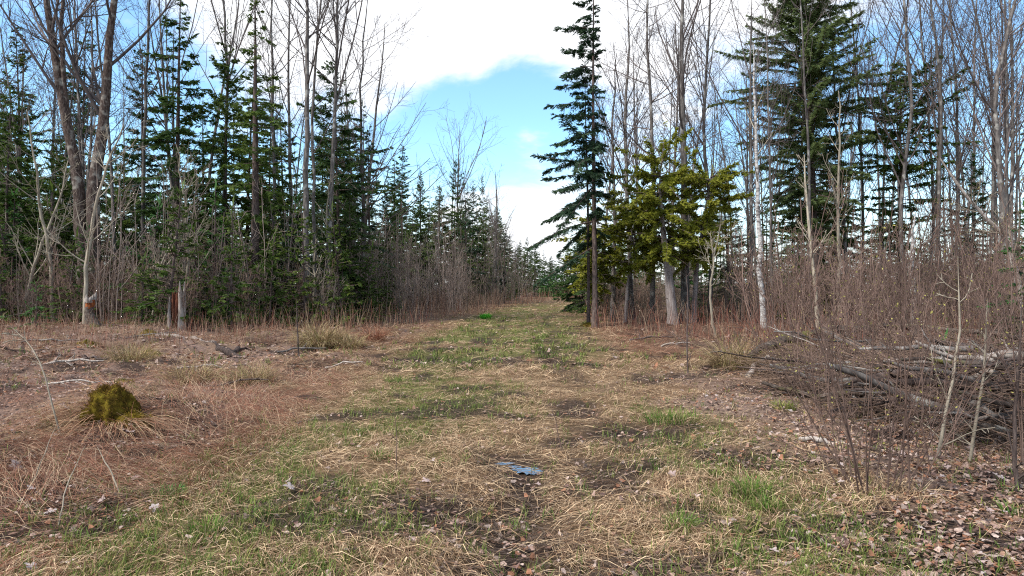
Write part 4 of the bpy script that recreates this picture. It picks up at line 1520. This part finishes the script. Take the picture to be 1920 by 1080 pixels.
log('fallen_stick', [gp(1500, 832, .03), gp(1545, 838, .03), gp(1585, 836, .02)], [.02, .025, .018], M['dead_wood'], 'short grey stick lying left of the nearest budding shrub', 'stick', 'sticks on the clearing floor', seed=15)
r = np.random.default_rng(77)
STK = []
for k in range(150):
    t = r.random()
    p = 1500 + 460 * t ** .7 + r.normal(0, 25)
    d = np.interp(p, [1450, 1600, 1750, 1950], [11, 9.0, 7.6, 6.8]) + r.uniform(-1.0, 1.8)
    x0 = (p - 960) / FPX * d
    z0_ = float(gz(x0, d)) + r.uniform(.02, .78) * np.interp(p, [1450, 1700], [.4, 1])
    a = r.normal(-.25, .5) + (math.pi if r.random() < .5 else 0)
    ln = r.uniform(.5, 1.7)
    v = np.array([math.cos(a), math.sin(a) * .7, r.normal(-.02, .16)]) * ln
    c0 = np.array([x0, d, z0_])
    e = c0 + v
    e[2] = max(e[2], float(gz(e[0], e[1])) + .02)
    rad = .012 + .05 * r.random() ** 1.8
    STK.append((p, k % 6, log('brush_stick', [c0, (c0 + e) / 2 + r.normal(0, .04, 3), e], [rad, rad * .9, rad * .5], M[['bark_brown', 'bark_grey', 'bark_mossy', 'char', 'dead_wood', 'bark_grey'][k % 6]],
        None, 'stick', 'sticks of the brush pile', seed=100 + k, side=5, K=6, twigs=3)))
STK.sort(key=lambda q: q[0])
cnt = {}
for _, kk, o in STK:
    w_ = ['dark brown', 'smooth grey', 'mossy', 'blackish', 'bleached', 'rough grey'][kk]
    cnt[w_] = cnt.get(w_, -1) + 1
    o['label'] = f'{w_} stick in the brush pile, {ORD[cnt[w_]].replace("nearest", "first")} {w_} one from its left end'
# fine twigs of the pile (uncountable)
n = 3200
p = 1440 + 540 * r.random(n)
d = np.interp(p, [1450, 1600, 1750, 1950], [11, 9.0, 7.9, 7.0]) + r.uniform(-1.4, 2.2, n)
x0 = (p - 960) / FPX * d
st = np.stack([x0, d, gz(x0, d) + r.uniform(0, .75, n) * np.interp(p, [1450, 1700], [.4, 1])], 1)
a = r.random(n) * 6.28
T = grow(st, np.stack([np.cos(a), np.sin(a), r.normal(.1, .3, n)], 1), r.uniform(.3, 1.1, n), 5, .12, -.02, r)
mb = MB()
mb.tubes(T, (r.uniform(.0025, .006, n))[:, None] * np.linspace(1, .5, 6)[None], 3, np.array([.14, .092, .066]) * r.uniform(.25, 2.0, (n, 1)))
tag(mb.build('brush_twigs', M['stem']), 'tangle of fine dead twigs through the brush pile', 'twigs', kind='stuff')
hero_conifer('fir_tree', 1775, 9.6, 650, .55, 'sprig of green fir growing in the middle of the brush pile', group='young firs', mats=(M['bark_brown'], M['needles_young']), seed=150, z0=.1, dz=.16, n_per=6, skip=.1, dens=24, tl=.18, kw=.03, dead=0)

# thin stems in the foreground
for k, (pts, rad, mt_, lb) in enumerate((
        ([S(118, 832, 6.6), S(98, 760, 6.6), S(80, 690, 6.7), S(52, 640, 6.8), S(20, 612, 7)], .008, 'bark_sapling', 'pale bent sapling stem in the left foreground'),
        ([S(228, 934, 4.9), S(210, 888, 5.0), S(180, 834, 5.1)], .006, 'bark_sapling', 'broken straw coloured stalk leaning left below the mossy stump'),
        ([S(110, 985, 4.3), S(122, 916, 4.4), S(162, 832, 4.6)], .0038, 'bark_sapling', 'thin curved dry stalk in the left foreground'),
        ([S(56, 918, 5.0), S(84, 850, 5.0), S(108, 790, 5.1)], .0038, 'bark_sapling', 'thin dry stalk left of the curved one'),
        ([S(1052, 840, 6.2), S(1042, 790, 6.2), S(1028, 748, 6.2)], .004, 'bark_shrub', 'thin red stem standing in the middle of the trail'),
        ([S(742, 890, 5.6), S(744, 830, 5.6), S(740, 760, 5.6)], .004, 'bark_shrub', 'thin dark stem standing left of the puddle'),
        ([S(1290, 700, 11), S(1288, 640, 11), S(1290, 560, 11.1), S(1286, 500, 11.2)], .012, 'bark_brown', 'dark straight sapling before the cedar trunks'),
        ([S(1918, 960, 4.9), S(1902, 880, 4.9), S(1902, 790, 5), S(1910, 680, 5), S(1916, 560, 5.1)], .014, 'bark_brown', 'dark sapling stem close at the right edge'),
        ([S(1750, 905, 5.6), S(1770, 800, 5.7), S(1785, 720, 5.8), S(1800, 610, 5.9), S(1796, 480, 6)], .013, 'bark_sapling', 'olive stem rising before the dark foot of the pile'),
        ([S(1815, 900, 5.6), S(1828, 810, 5.7), S(1845, 700, 5.8), S(1852, 560, 5.9)], .013, 'bark_sapling', 'second olive stem right of the first before the pile'),
        ([S(1455, 925, 5.2), S(1500, 960, 4.9), S(1560, 1060, 4.2)], .005, 'bark_sapling', 'long pale stalk lying across the right foreground'),
        ([S(330, 690, 12), S(338, 650, 12), S(334, 610, 12)], .006, 'bark_shrub', 'small dry stem in the middle of the left clearing'),
        ([S(560, 668, 13), S(557, 610, 13), S(556, 560, 13)], .014, 'bark_brown', 'dark double stem at the left of the tan tussock'))):
    log('dry_stalk' if rad < .008 else 'thin_sapling', pts, [rad * 1.2, rad, rad * .75, rad * .15], M[mt_], lb, 'stalk' if rad < .008 else 'sapling', 'single thin stems', side=5, wob=.0025, twigs=6 if rad >= .008 else 0, jit=.05, seed=300 + k)

# ------------------------------------------------------------------ puddle
def water_patch(cx, cy, rx, ry, z, seed, label):
    n = 40
    a = np.arange(n) * 2 * np.pi / n
    k = .25 + 1.4 * fbm(np.cos(a) * 3.4 + seed * 3, np.sin(a) * 3.4, seed)
    v = [(0, 0, 0)] + [(rx * k[i] * math.cos(a[i]), ry * k[i] * math.sin(a[i]), 0) for i in range(n)]
    me = bpy.data.meshes.new('puddle')
    me.from_pydata(v, [], [(0, i + 1, (i + 1) % n + 1) for i in range(n)])
    me.materials.append(M['water'])
    o = bpy.data.objects.new('puddle', me)
    COL.objects.link(o)
    o.location = (cx, cy, z)
    tag(o, label, 'puddle', kind='structure')


r = np.random.default_rng(640)
n = 70
a = r.normal(0, .9, n)
st = np.stack([r.uniform(-.2, .3, n), r.uniform(5.45, 6.0, n)], 1)
st = np.concatenate([st, (np.full(n, float(gz(.1, 5.75)) + .034) + r.uniform(0, .02, n))[:, None]], 1)
mb = MB()
mb.ribbons(grow(st, np.stack([np.cos(a), np.sin(a), r.normal(0, .05, n)], 1), r.uniform(.08, .25, n), 3, .08, 0, r), np.full((n, 4), .004), np.tile([0., 0.8, .6], (n, 1)),
           np.array([(.40, .28, .17), (.14, .09, .06)])[r.integers(0, 2, n)] * r.uniform(.7, 1.2, (n, 1)))
tag(mb.build('sunken_straw', M['grass'], smooth=False), 'dry straws lying across the blue puddle', 'dry grass', kind='stuff')
zp = float(gz(.1, 5.75))
for k, (cx, cy, rx, ry, lb) in enumerate(((.115, 5.66, .12, .10, 'largest patch of the broken blue puddle in the trail'), (-.065, 5.87, .08, .045, 'small patch of water far left in the puddle'),
                                           (.02, 5.76, .05, .04, 'tiny patch of water between the two larger ones'), (.19, 5.56, .05, .035, 'small patch of water at the near right of the puddle'))):
    water_patch(cx, cy, rx, ry, zp + .030 + .001 * k, k + 1, lb)


# ------------------------------------------------------------------ ground cover
def tint_mix(x, y, r, n):
    g, re, li, mu, wo = zones(x, y)
    straw = np.array([.58, .42, .26]) * np.ones((n, 1))
    pick = r.random(n)
    c = np.where((pick < .36)[:, None], straw, np.where((pick < .70)[:, None], np.array([.36, .235, .135]), np.array([.20, .115, .068])))
    redc = np.where((r.random(n) < .55)[:, None], np.array([.26, .112, .066]), np.array([.42, .26, .17]))
    c = np.where((r.random(n) < re)[:, None], redc, c)
    c = np.where((r.random(n) < mu * .7)[:, None], np.array([.11, .078, .058]), c)
    c = np.where((r.random(n) < wo * .6)[:, None], np.array([.19, .115, .088]), c)
    return c * r.uniform(.6, 1.35, (n, 1))


def straw_layer(name, n, d0, d1, L0, L1, w0, w1, label, seed, lift, px_pow=1.0):
    r = np.random.default_rng(seed)
    d = d0 * (d1 / d0) ** (r.random(n) ** px_pow)
    x = (r.random(n) * 2 - 1) * (d * .80 + .8)
    g, re, li, mu, wo = zones(x, d)
    keep = r.random(n) < (1 - .78 * li) * (1 - .40 * g) * (1 - .45 * wo) * (1 - .82 * mu) * (.35 + .65 * sstep(.3, .6, fbm(x * 3, d * 3, 77)))
    for px_, py_, rx, ry in POOLS[:1]:
        keep &= ~((((x - .08) / .26) ** 2 + ((d - 5.74) / .28) ** 2 < 1) & (r.random(n) < .80))
    x, d = x[keep], d[keep]
    n = len(x)
    th = (fbm(x * .9, d * .9, 55) - .5) * 5.0 + r.normal(0, .85, n)
    # combed away from the mossy stump
    ds = np.hypot(x - STUMP[0], d - STUMP[1])
    rad = np.arctan2(d - STUMP[1], x - STUMP[0])
    th = np.where(ds < 1.3, rad + r.normal(0, .8, n), th)
    Ln = r.uniform(L0, L1, n)
    t = np.linspace(0, 1, 3)
    dirx, diry = np.cos(th), np.sin(th)
    bend = r.normal(0, .10, n)
    hx = x[:, None] + (t - .3)[None] * (Ln * dirx)[:, None] - (t ** 2)[None] * (Ln * bend * diry)[:, None]
    hy = d[:, None] + (t - .3)[None] * (Ln * diry)[:, None] + (t ** 2)[None] * (Ln * bend * dirx)[:, None]
    tall = lift * (.3 + 1.4 * fbm(x * 2.2, d * 2.2, 66)) * r.random(n) ** 1.5
    e0, e1 = gz(hx[:, 0], hy[:, 0]), gz(hx[:, -1], hy[:, -1])
    zl = e0[:, None] * (1 - t)[None] + e1[:, None] * t[None]
    hz = np.maximum(zl, gz(hx, hy)) * .7 + zl * .3 + .006 + (np.sin(np.pi * (t * .85 + .05))[None]) * tall[:, None] + r.random(n)[:, None] * .012
    P = np.stack([hx, hy, hz], -1)
    w = (r.uniform(w0, w1, n) * np.maximum(1, d / 16))[:, None] * np.array([1, .9, .35])[None]
    side = norm(np.stack([-diry, dirx, r.normal(0, .6, n)], 1))
    mb = MB()
    mb.ribbons(P, w, side, tint_mix(x, d, r, n))
    return tag(mb.build(name, M['grass'], smooth=False), label, 'dry grass', kind='stuff')


straw_layer('dry_grass', 250000, 2.7, 13.5, .06, .30, .0020, .0046, 'flattened dry straw grass covering the clearing', 601, .05)
straw_layer('dry_grass', 85000, 11, 60, .12, .38, .0045, .0085, 'dry straw grass along the farther trail', 602, .07)


def green_layer(name, tufts, blades, d0, d1, h0, h1, w, label, seed, pw):
    r = np.random.default_rng(seed)
    d = d0 * (d1 / d0) ** r.random(tufts)
    x = (r.random(tufts) * 2 - 1) * (d * .78 + .5)
    g, re, li, mu, wo = zones(x, d)
    keep = r.random(tufts) < np.clip(g ** pw + .05 * (1 - wo), 0, 1)
    x, d = x[keep], d[keep]
    n = len(x) * blades
    i = np.repeat(np.arange(len(x)), blades)
    sz = r.uniform(.6, 1.3, len(x))[i]
    bx, by = x[i] + r.normal(0, .035, n) * sz * (h0 / .05), d[i] + r.normal(0, .035, n) * sz * (h0 / .05)
    a = r.random(n) * 6.28
    ln = r.uniform(h0, h1, n) * sz
    d0_ = np.stack([np.cos(a) * .55, np.sin(a) * .55, np.ones(n)], 1)
    P = grow(np.stack([bx, by, gz(bx, by) + .0], 1), d0_, ln, 2, .2, -.25, r)
    side = norm(np.stack([-np.sin(a), np.cos(a), np.zeros(n)], 1))
    hue = r.random(len(x))[i][:, None]
    c = (np.array([.20, .195, .055]) * hue + np.array([.10, .165, .032]) * (1 - hue)) * r.uniform(.6, 1.3, (n, 1))
    mb = MB()
    mb.ribbons(P, np.array([w, w * .9, w * .2])[None] * np.ones((n, 1)), side, c)
    return tag(mb.build(name, M['grass'], smooth=False), label, 'grass', kind='stuff')


green_layer('green_grass', 12000, 8, 2.8, 13, .035, .10, .0055, 'short new green grass sprouting through the straw', 611, 1.0)
green_layer('green_grass', 9000, 7, 12, 60, .06, .14, .016, 'new green grass along the farther trail', 612, 1.1)


def tussock(x, yb, n, rad, h0, h1, w, cols, name, label, cat, group, seed, arch=-.28, out=.7):
    x_, y_ = G(x, yb)
    r = np.random.default_rng(seed)
    a = r.random(n) * 6.28
    rr = rad * np.sqrt(r.random(n))
    st = np.stack([rr * np.cos(a), rr * np.sin(a), np.zeros(n)], 1)
    a2 = a + r.normal(0, .5, n)
    dd = np.stack([np.cos(a2) * out * r.random(n), np.sin(a2) * out * r.random(n), np.ones(n)], 1)
    P = grow(st, dd, r.uniform(h0, h1, n), 4, .12, arch, r)
    side = norm(np.stack([-np.sin(a2), np.cos(a2), r.normal(0, .3, n)], 1))
    cols = np.array(cols)
    c = cols[r.integers(0, len(cols), n)] * r.uniform(.6, 1.3, (n, 1))
    mb = MB()
    mb.ribbons(P, np.array([1, .95, .85, .6, .2])[None] * w, side, c)
    o = mb.build(name, M['grass'], smooth=False)
    o.location = base(x_, y_) + np.array([0, 0, .04])
    return tag(o, label, cat, group)


GR = [(.08, .17, .025), (.13, .20, .03), (.19, .21, .06), (.30, .25, .12)]
TAN = [(.44, .33, .18), (.32, .22, .12), (.22, .14, .08), (.26, .22, .08)]
for k, (x, yb, n, rad, h0, h1, w, cols, lb) in enumerate((
        (911, 598, 260, .22, .15, .3, .03, [(.05, .30, .02), (.10, .38, .03)], 'bright green leafy clump beside the far trail edge'),
        (742, 718, 160, .16, .08, .18, .010, GR, 'bright green tuft left of the trail in the mid ground'),
        (1262, 792, 420, .30, .07, .17, .008, GR, 'wide green tuft right of the muddy hollow'),
        (1408, 930, 300, .13, .08, .19, .006, GR, 'brightest green tuft in the right foreground'),
        (1442, 955, 160, .10, .06, .14, .006, GR, 'smaller green tuft beside the brightest one'),
        (1468, 770, 150, .15, .08, .16, .008, [(.17, .23, .04), (.30, .27, .09)], 'yellow green tuft before the left end of the brush pile'),
        (710, 858, 140, .09, .05, .13, .006, GR, 'green tuft left of the puddle'),
        (385, 1000, 160, .10, .05, .13, .006, GR, 'green tuft in the lower left foreground'),
        (315, 925, 120, .10, .05, .12, .007, [(.05, .2, .04), (.08, .24, .05)], 'blue green sprouts below the mossy stump'),
        (1275, 1000, 160, .10, .05, .12, .006, GR, 'green tuft right of the bottom mud'),
        (1895, 970, 120, .08, .05, .13, .007, GR, 'green sprouts beside the dark stem at the right edge'),
        (835, 868, 80, .06, .04, .10, .006, GR, 'tiny green tuft nearest the puddle on the left'))):
    tussock(x, yb, n, rad, h0, h1, w, cols, 'grass_tuft', lb, 'grass tuft', 'green tufts in the clearing', 700 + k)
for k, (x, yb, n, rad, h0, h1, w, lb) in enumerate((
        (602, 652, 900, .42, .45, .85, .012, 'large tan grass tussock at the left wood edge'), (470, 722, 500, .28, .25, .5, .008, 'fallen grey tussock left of the trail'),
        (655, 655, 400, .3, .25, .5, .011, 'low tan tussock right of the large one'), (1380, 690, 700, .4, .4, .9, .010, 'drooping straw tussock at the tip of the mossy branch'),
        (700, 638, 300, .3, .3, .55, .012, 'reddish tussock further along the left edge'), (250, 690, 420, .35, .25, .5, .009, 'matted tussock above the mossy stump'),
        (360, 720, 420, .35, .2, .45, .009, 'matted tussock right of the mossy stump'), (1500, 680, 400, .35, .3, .7, .010, 'straw tussock under the mossy branch'))):
    tussock(x, yb, n, rad, h0, h1, w, TAN if k not in (4,) else [(.25, .1, .06), (.33, .17, .1)], 'grass_tussock', lb, 'grass tussock', 'dry tussocks', 730 + k, arch=-.4, out=1.0)
# combed dry grass skirt round the mossy stump
r = np.random.default_rng(760)
n = 480
a = r.normal(3.0, .9, n)
a = np.where(r.random(n) < .45, r.normal(5.9, .5, n), a)
st = np.stack([STUMP[0] + .24 * np.cos(a), STUMP[1] + .24 * np.sin(a)], 1)
st = np.concatenate([st, (gz(st[:, 0], st[:, 1]) + r.uniform(.0, .16, n) * (1.2 + np.cos(a - 2.6)))[:, None]], 1)
P = grow(st, np.stack([np.cos(a + r.normal(0, .4, n)), np.sin(a + r.normal(0, .4, n)), r.uniform(-.2, .35, n)], 1), r.uniform(.2, .9, n), 4, .13, -.22, r)
P[..., 2] = np.maximum(P[..., 2], gz(P[..., 0], P[..., 1]) + .01)
mb = MB()
mb.ribbons(P, np.array([1, .95, .85, .6, .2])[None] * .006, norm(np.stack([-np.sin(a), np.cos(a), r.normal(0, .3, n)], 1)),
           np.array([(.42, .28, .16), (.27, .13, .075), (.33, .19, .11)])[r.integers(0, 3, n)] * r.uniform(.6, 1.3, (n, 1)))
tag(mb.build('grass_skirt', M['grass'], smooth=False), 'long dry grass combed outwards round the golden mossy stump', 'grass tussock', 'dry tussocks')

# upright dead weeds at the wood's foot (uncountable)
r = np.random.default_rng(620)
n = 12000
p = r.uniform(-60, 2000, n)
dn = np.interp(p, [-60, 330, 640, 760, 900, 1000, 1060, 1090, 1110, 1260, 1400, 1520, 2000], [14, 15, 19, 24, 34, 50, 74, 40, 23, 19, 15, 11, 11])
d = dn * (1 + r.random(n) ** 1.5 * .6)
x = (p - 960) / FPX * d
a = r.random(n) * 6.28
T = grow(np.stack([x, d, gz(x, d)], 1), np.stack([np.cos(a) * .3, np.sin(a) * .3, np.ones(n)], 1), (.2 + 1.0 * r.random(n) ** 2.2) * np.interp(p, [300, 640, 1000, 1100, 2000], [.55, .9, 1.1, 1, .9]), 4, .12, -.03, r)
mb = MB()
side = norm(np.stack([np.cos(a + 1.3), np.sin(a + 1.3), np.zeros(n)], 1))
cols = np.array([(.25, .085, .055), (.28, .15, .10), (.17, .07, .05), (.34, .24, .16)])
mb.ribbons(T, (.0035 + d * .00026)[:, None] * np.array([1, .9, .8, .7, .4])[None], side, cols[np.where((p < 950) & (r.random(n) < .6), 1 + 2 * r.integers(0, 2, n), r.integers(0, 4, n))] * r.uniform(.6, 1.3, (n, 1)))
tag(mb.build('dead_weeds', M['grass'], smooth=False), 'reddish dead weeds standing along the foot of the woods', 'weeds', kind='stuff')

r = np.random.default_rng(625)
n = 48000
d = 4.2 * (24 / 4.2) ** (r.random(n) ** .75)
x = np.where(r.random(n) < .8, -r.random(n) * (d * .8 - 1.0) - 2.2, 2.2 + r.random(n) * 6)
keep = (sstep(.40, .58, fbm(x * 1.1, d * 1.1, 88)) > r.random(n)) & ((x < 0) | (d > 9.5))
keep &= np.hypot(x - STUMP[0], d - STUMP[1]) > .5
x, d = x[keep], d[keep]
n = len(x)
a = fbm(x * .6, d * .6, 12) * 9 + r.normal(0, .7, n)
T = grow(np.stack([x, d, gz(x, d)], 1), np.stack([np.cos(a) * .9, np.sin(a) * .9, r.uniform(.2, 1.0, n)], 1), r.uniform(.12, .5, n), 3, .12, -.28, r)
T[..., 2] = np.maximum(T[..., 2], gz(T[..., 0], T[..., 1]) + .012)
cols = np.array([(.26, .112, .068), (.36, .21, .13), (.19, .085, .055), (.46, .33, .21)])
mb = MB()
mb.ribbons(T, (np.maximum(.0036, d * .00038))[:, None] * np.array([1, .9, .75, .3])[None], norm(np.stack([-np.sin(a), np.cos(a), r.normal(0, .4, n)], 1)), cols[r.integers(0, 4, n)] * r.uniform(.55, 1.3, (n, 1)))
tag(mb.build('dead_bracken', M['grass'], smooth=False), 'rust brown collapsed bracken and grass over the rough verges', 'bracken', kind='stuff')

# leaf litter (uncountable) and the larger single leaves
r = np.random.default_rng(630)


def litter(n, d0, d1, s0, s1):
    d = d0 * (d1 / d0) ** r.random(n)
    x = (r.random(n) * 2 - 1) * (d * .8 + .8)
    g, re, li, mu, wo = zones(x, d)
    keep = r.random(n) < np.clip(li * .9 + .03 + .2 * mu, 0, 1)
    keep &= ((x - .08) / .3) ** 2 + ((d - 5.74) / .3) ** 2 > 1
    x, d = x[keep], d[keep]
    n = len(x)
    a = r.random(n) * 6.28
    sz = r.uniform(s0, s1, n)
    up = norm(np.stack([r.normal(0, .22, n), r.normal(0, .22, n), np.ones(n)], 1))
    u = norm(np.cross(up, np.stack([np.cos(a), np.sin(a), np.zeros(n)], 1)))
    w = np.cross(up, u)
    cen = np.stack([x, d, gz(x, d) + .008 + r.random(n) * .03], 1)
    curl = r.normal(.12, .25, n)[:, None]
    P = np.stack([cen - w * sz[:, None] * .5 + up * sz[:, None] * curl, cen, cen + w * sz[:, None] * .5 + up * sz[:, None] * curl * .6], 1)
    Wd = sz[:, None] * np.array([.45, .95, .3])[None] * r.uniform(.6, 1, (n, 1))
    cols = np.array([(.35, .25, .20), (.29, .19, .15), (.25, .145, .10), (.40, .30, .25), (.27, .125, .07), (.17, .10, .08)])
    c = cols[r.integers(0, 6, n)] * r.uniform(.65, 1.25, (n, 1))
    return P, Wd, u, c


mb = MB()
for args in ((66000, 2.8, 14, .018, .052), (16000, 12, 40, .05, .12)):
    mb.ribbons(*litter(*args))
tag(mb.build('leaf_litter', M['leaf'], smooth=False), 'pale brown fallen leaves littering the forest floor', 'leaves', kind='stuff')


def leaf_mesh(seed):
    r = np.random.default_rng(seed)
    n = 30
    a = np.arange(n) * 2 * np.pi / n
    k = .45 + .55 * np.abs(np.cos(2.5 * a)) ** 1.2 * (1 - .25 * np.abs(np.sin(a / 2))) + r.normal(0, .07, n)
    z = .22 * np.cos(2 * a + seed) * k ** 2 + r.normal(0, .03, n)
    V = [(0, 0, 0)] + [(.5 * k[i] * math.cos(a[i]), .5 * k[i] * math.sin(a[i]), z[i] * .5) for i in range(n)]
    me = bpy.data.meshes.new('fallen_leaf')
    me.from_pydata(V, [], [(0, i + 1, (i + 1) % n + 1) for i in range(n)])
    at = me.color_attributes.new('tint', 'FLOAT_COLOR', 'POINT')
    c = [(.44, .35, .32), (.38, .28, .25), (.31, .20, .16), (.40, .33, .31), (.30, .14, .08)][seed % 5]
    for e in at.data:
        e.color = (*c, 1)
    me.materials.append(M['leaf'])
    return me


LV = [leaf_mesh(k) for k in range(5)]
big = [(255, 898), (78, 815), (120, 790), (60, 875), (275, 948), (190, 945), (560, 790), (540, 910), (545, 925), (60, 925), (95, 960), (225, 825), (245, 830), (290, 960), (125, 800), (400, 800),
       (30, 890), (130, 870), (350, 770), (430, 845), (1008, 908), (1260, 905), (300, 765), (985, 965), (800, 905), (1450, 1050), (1480, 1070), (660, 1045), (130, 1060), (60, 1075)]
for k in range(260):
    if k < len(big):
        x_, y_ = G(*big[k])
        s_ = r.uniform(.075, .11)
        j = int(r.choice([0, 1, 3]))
    else:
        for _ in range(200):
            y_ = 2.9 * (9.5 / 2.9) ** r.random()
            x_ = r.uniform(-1, 1) * (y_ * .78)
            li_ = float(zones(np.array([x_]), np.array([y_]))[2][0])
            if r.random() < li_ ** 1.5 * .9 + .01:
                break
        s_ = r.uniform(.035, .075)
        j = int(r.integers(0, 5))
    o = bpy.data.objects.new('fallen_leaf', LV[j])
    COL.objects.link(o)
    o.location = (x_, y_, float(gz(x_, y_)) + .045)
    o.rotation_euler = (r.normal(0, .3), r.normal(0, .3), r.random() * 6.28)
    o.scale = (s_, s_ * r.uniform(.7, 1), s_)
    o.parent = ground

write_labels()
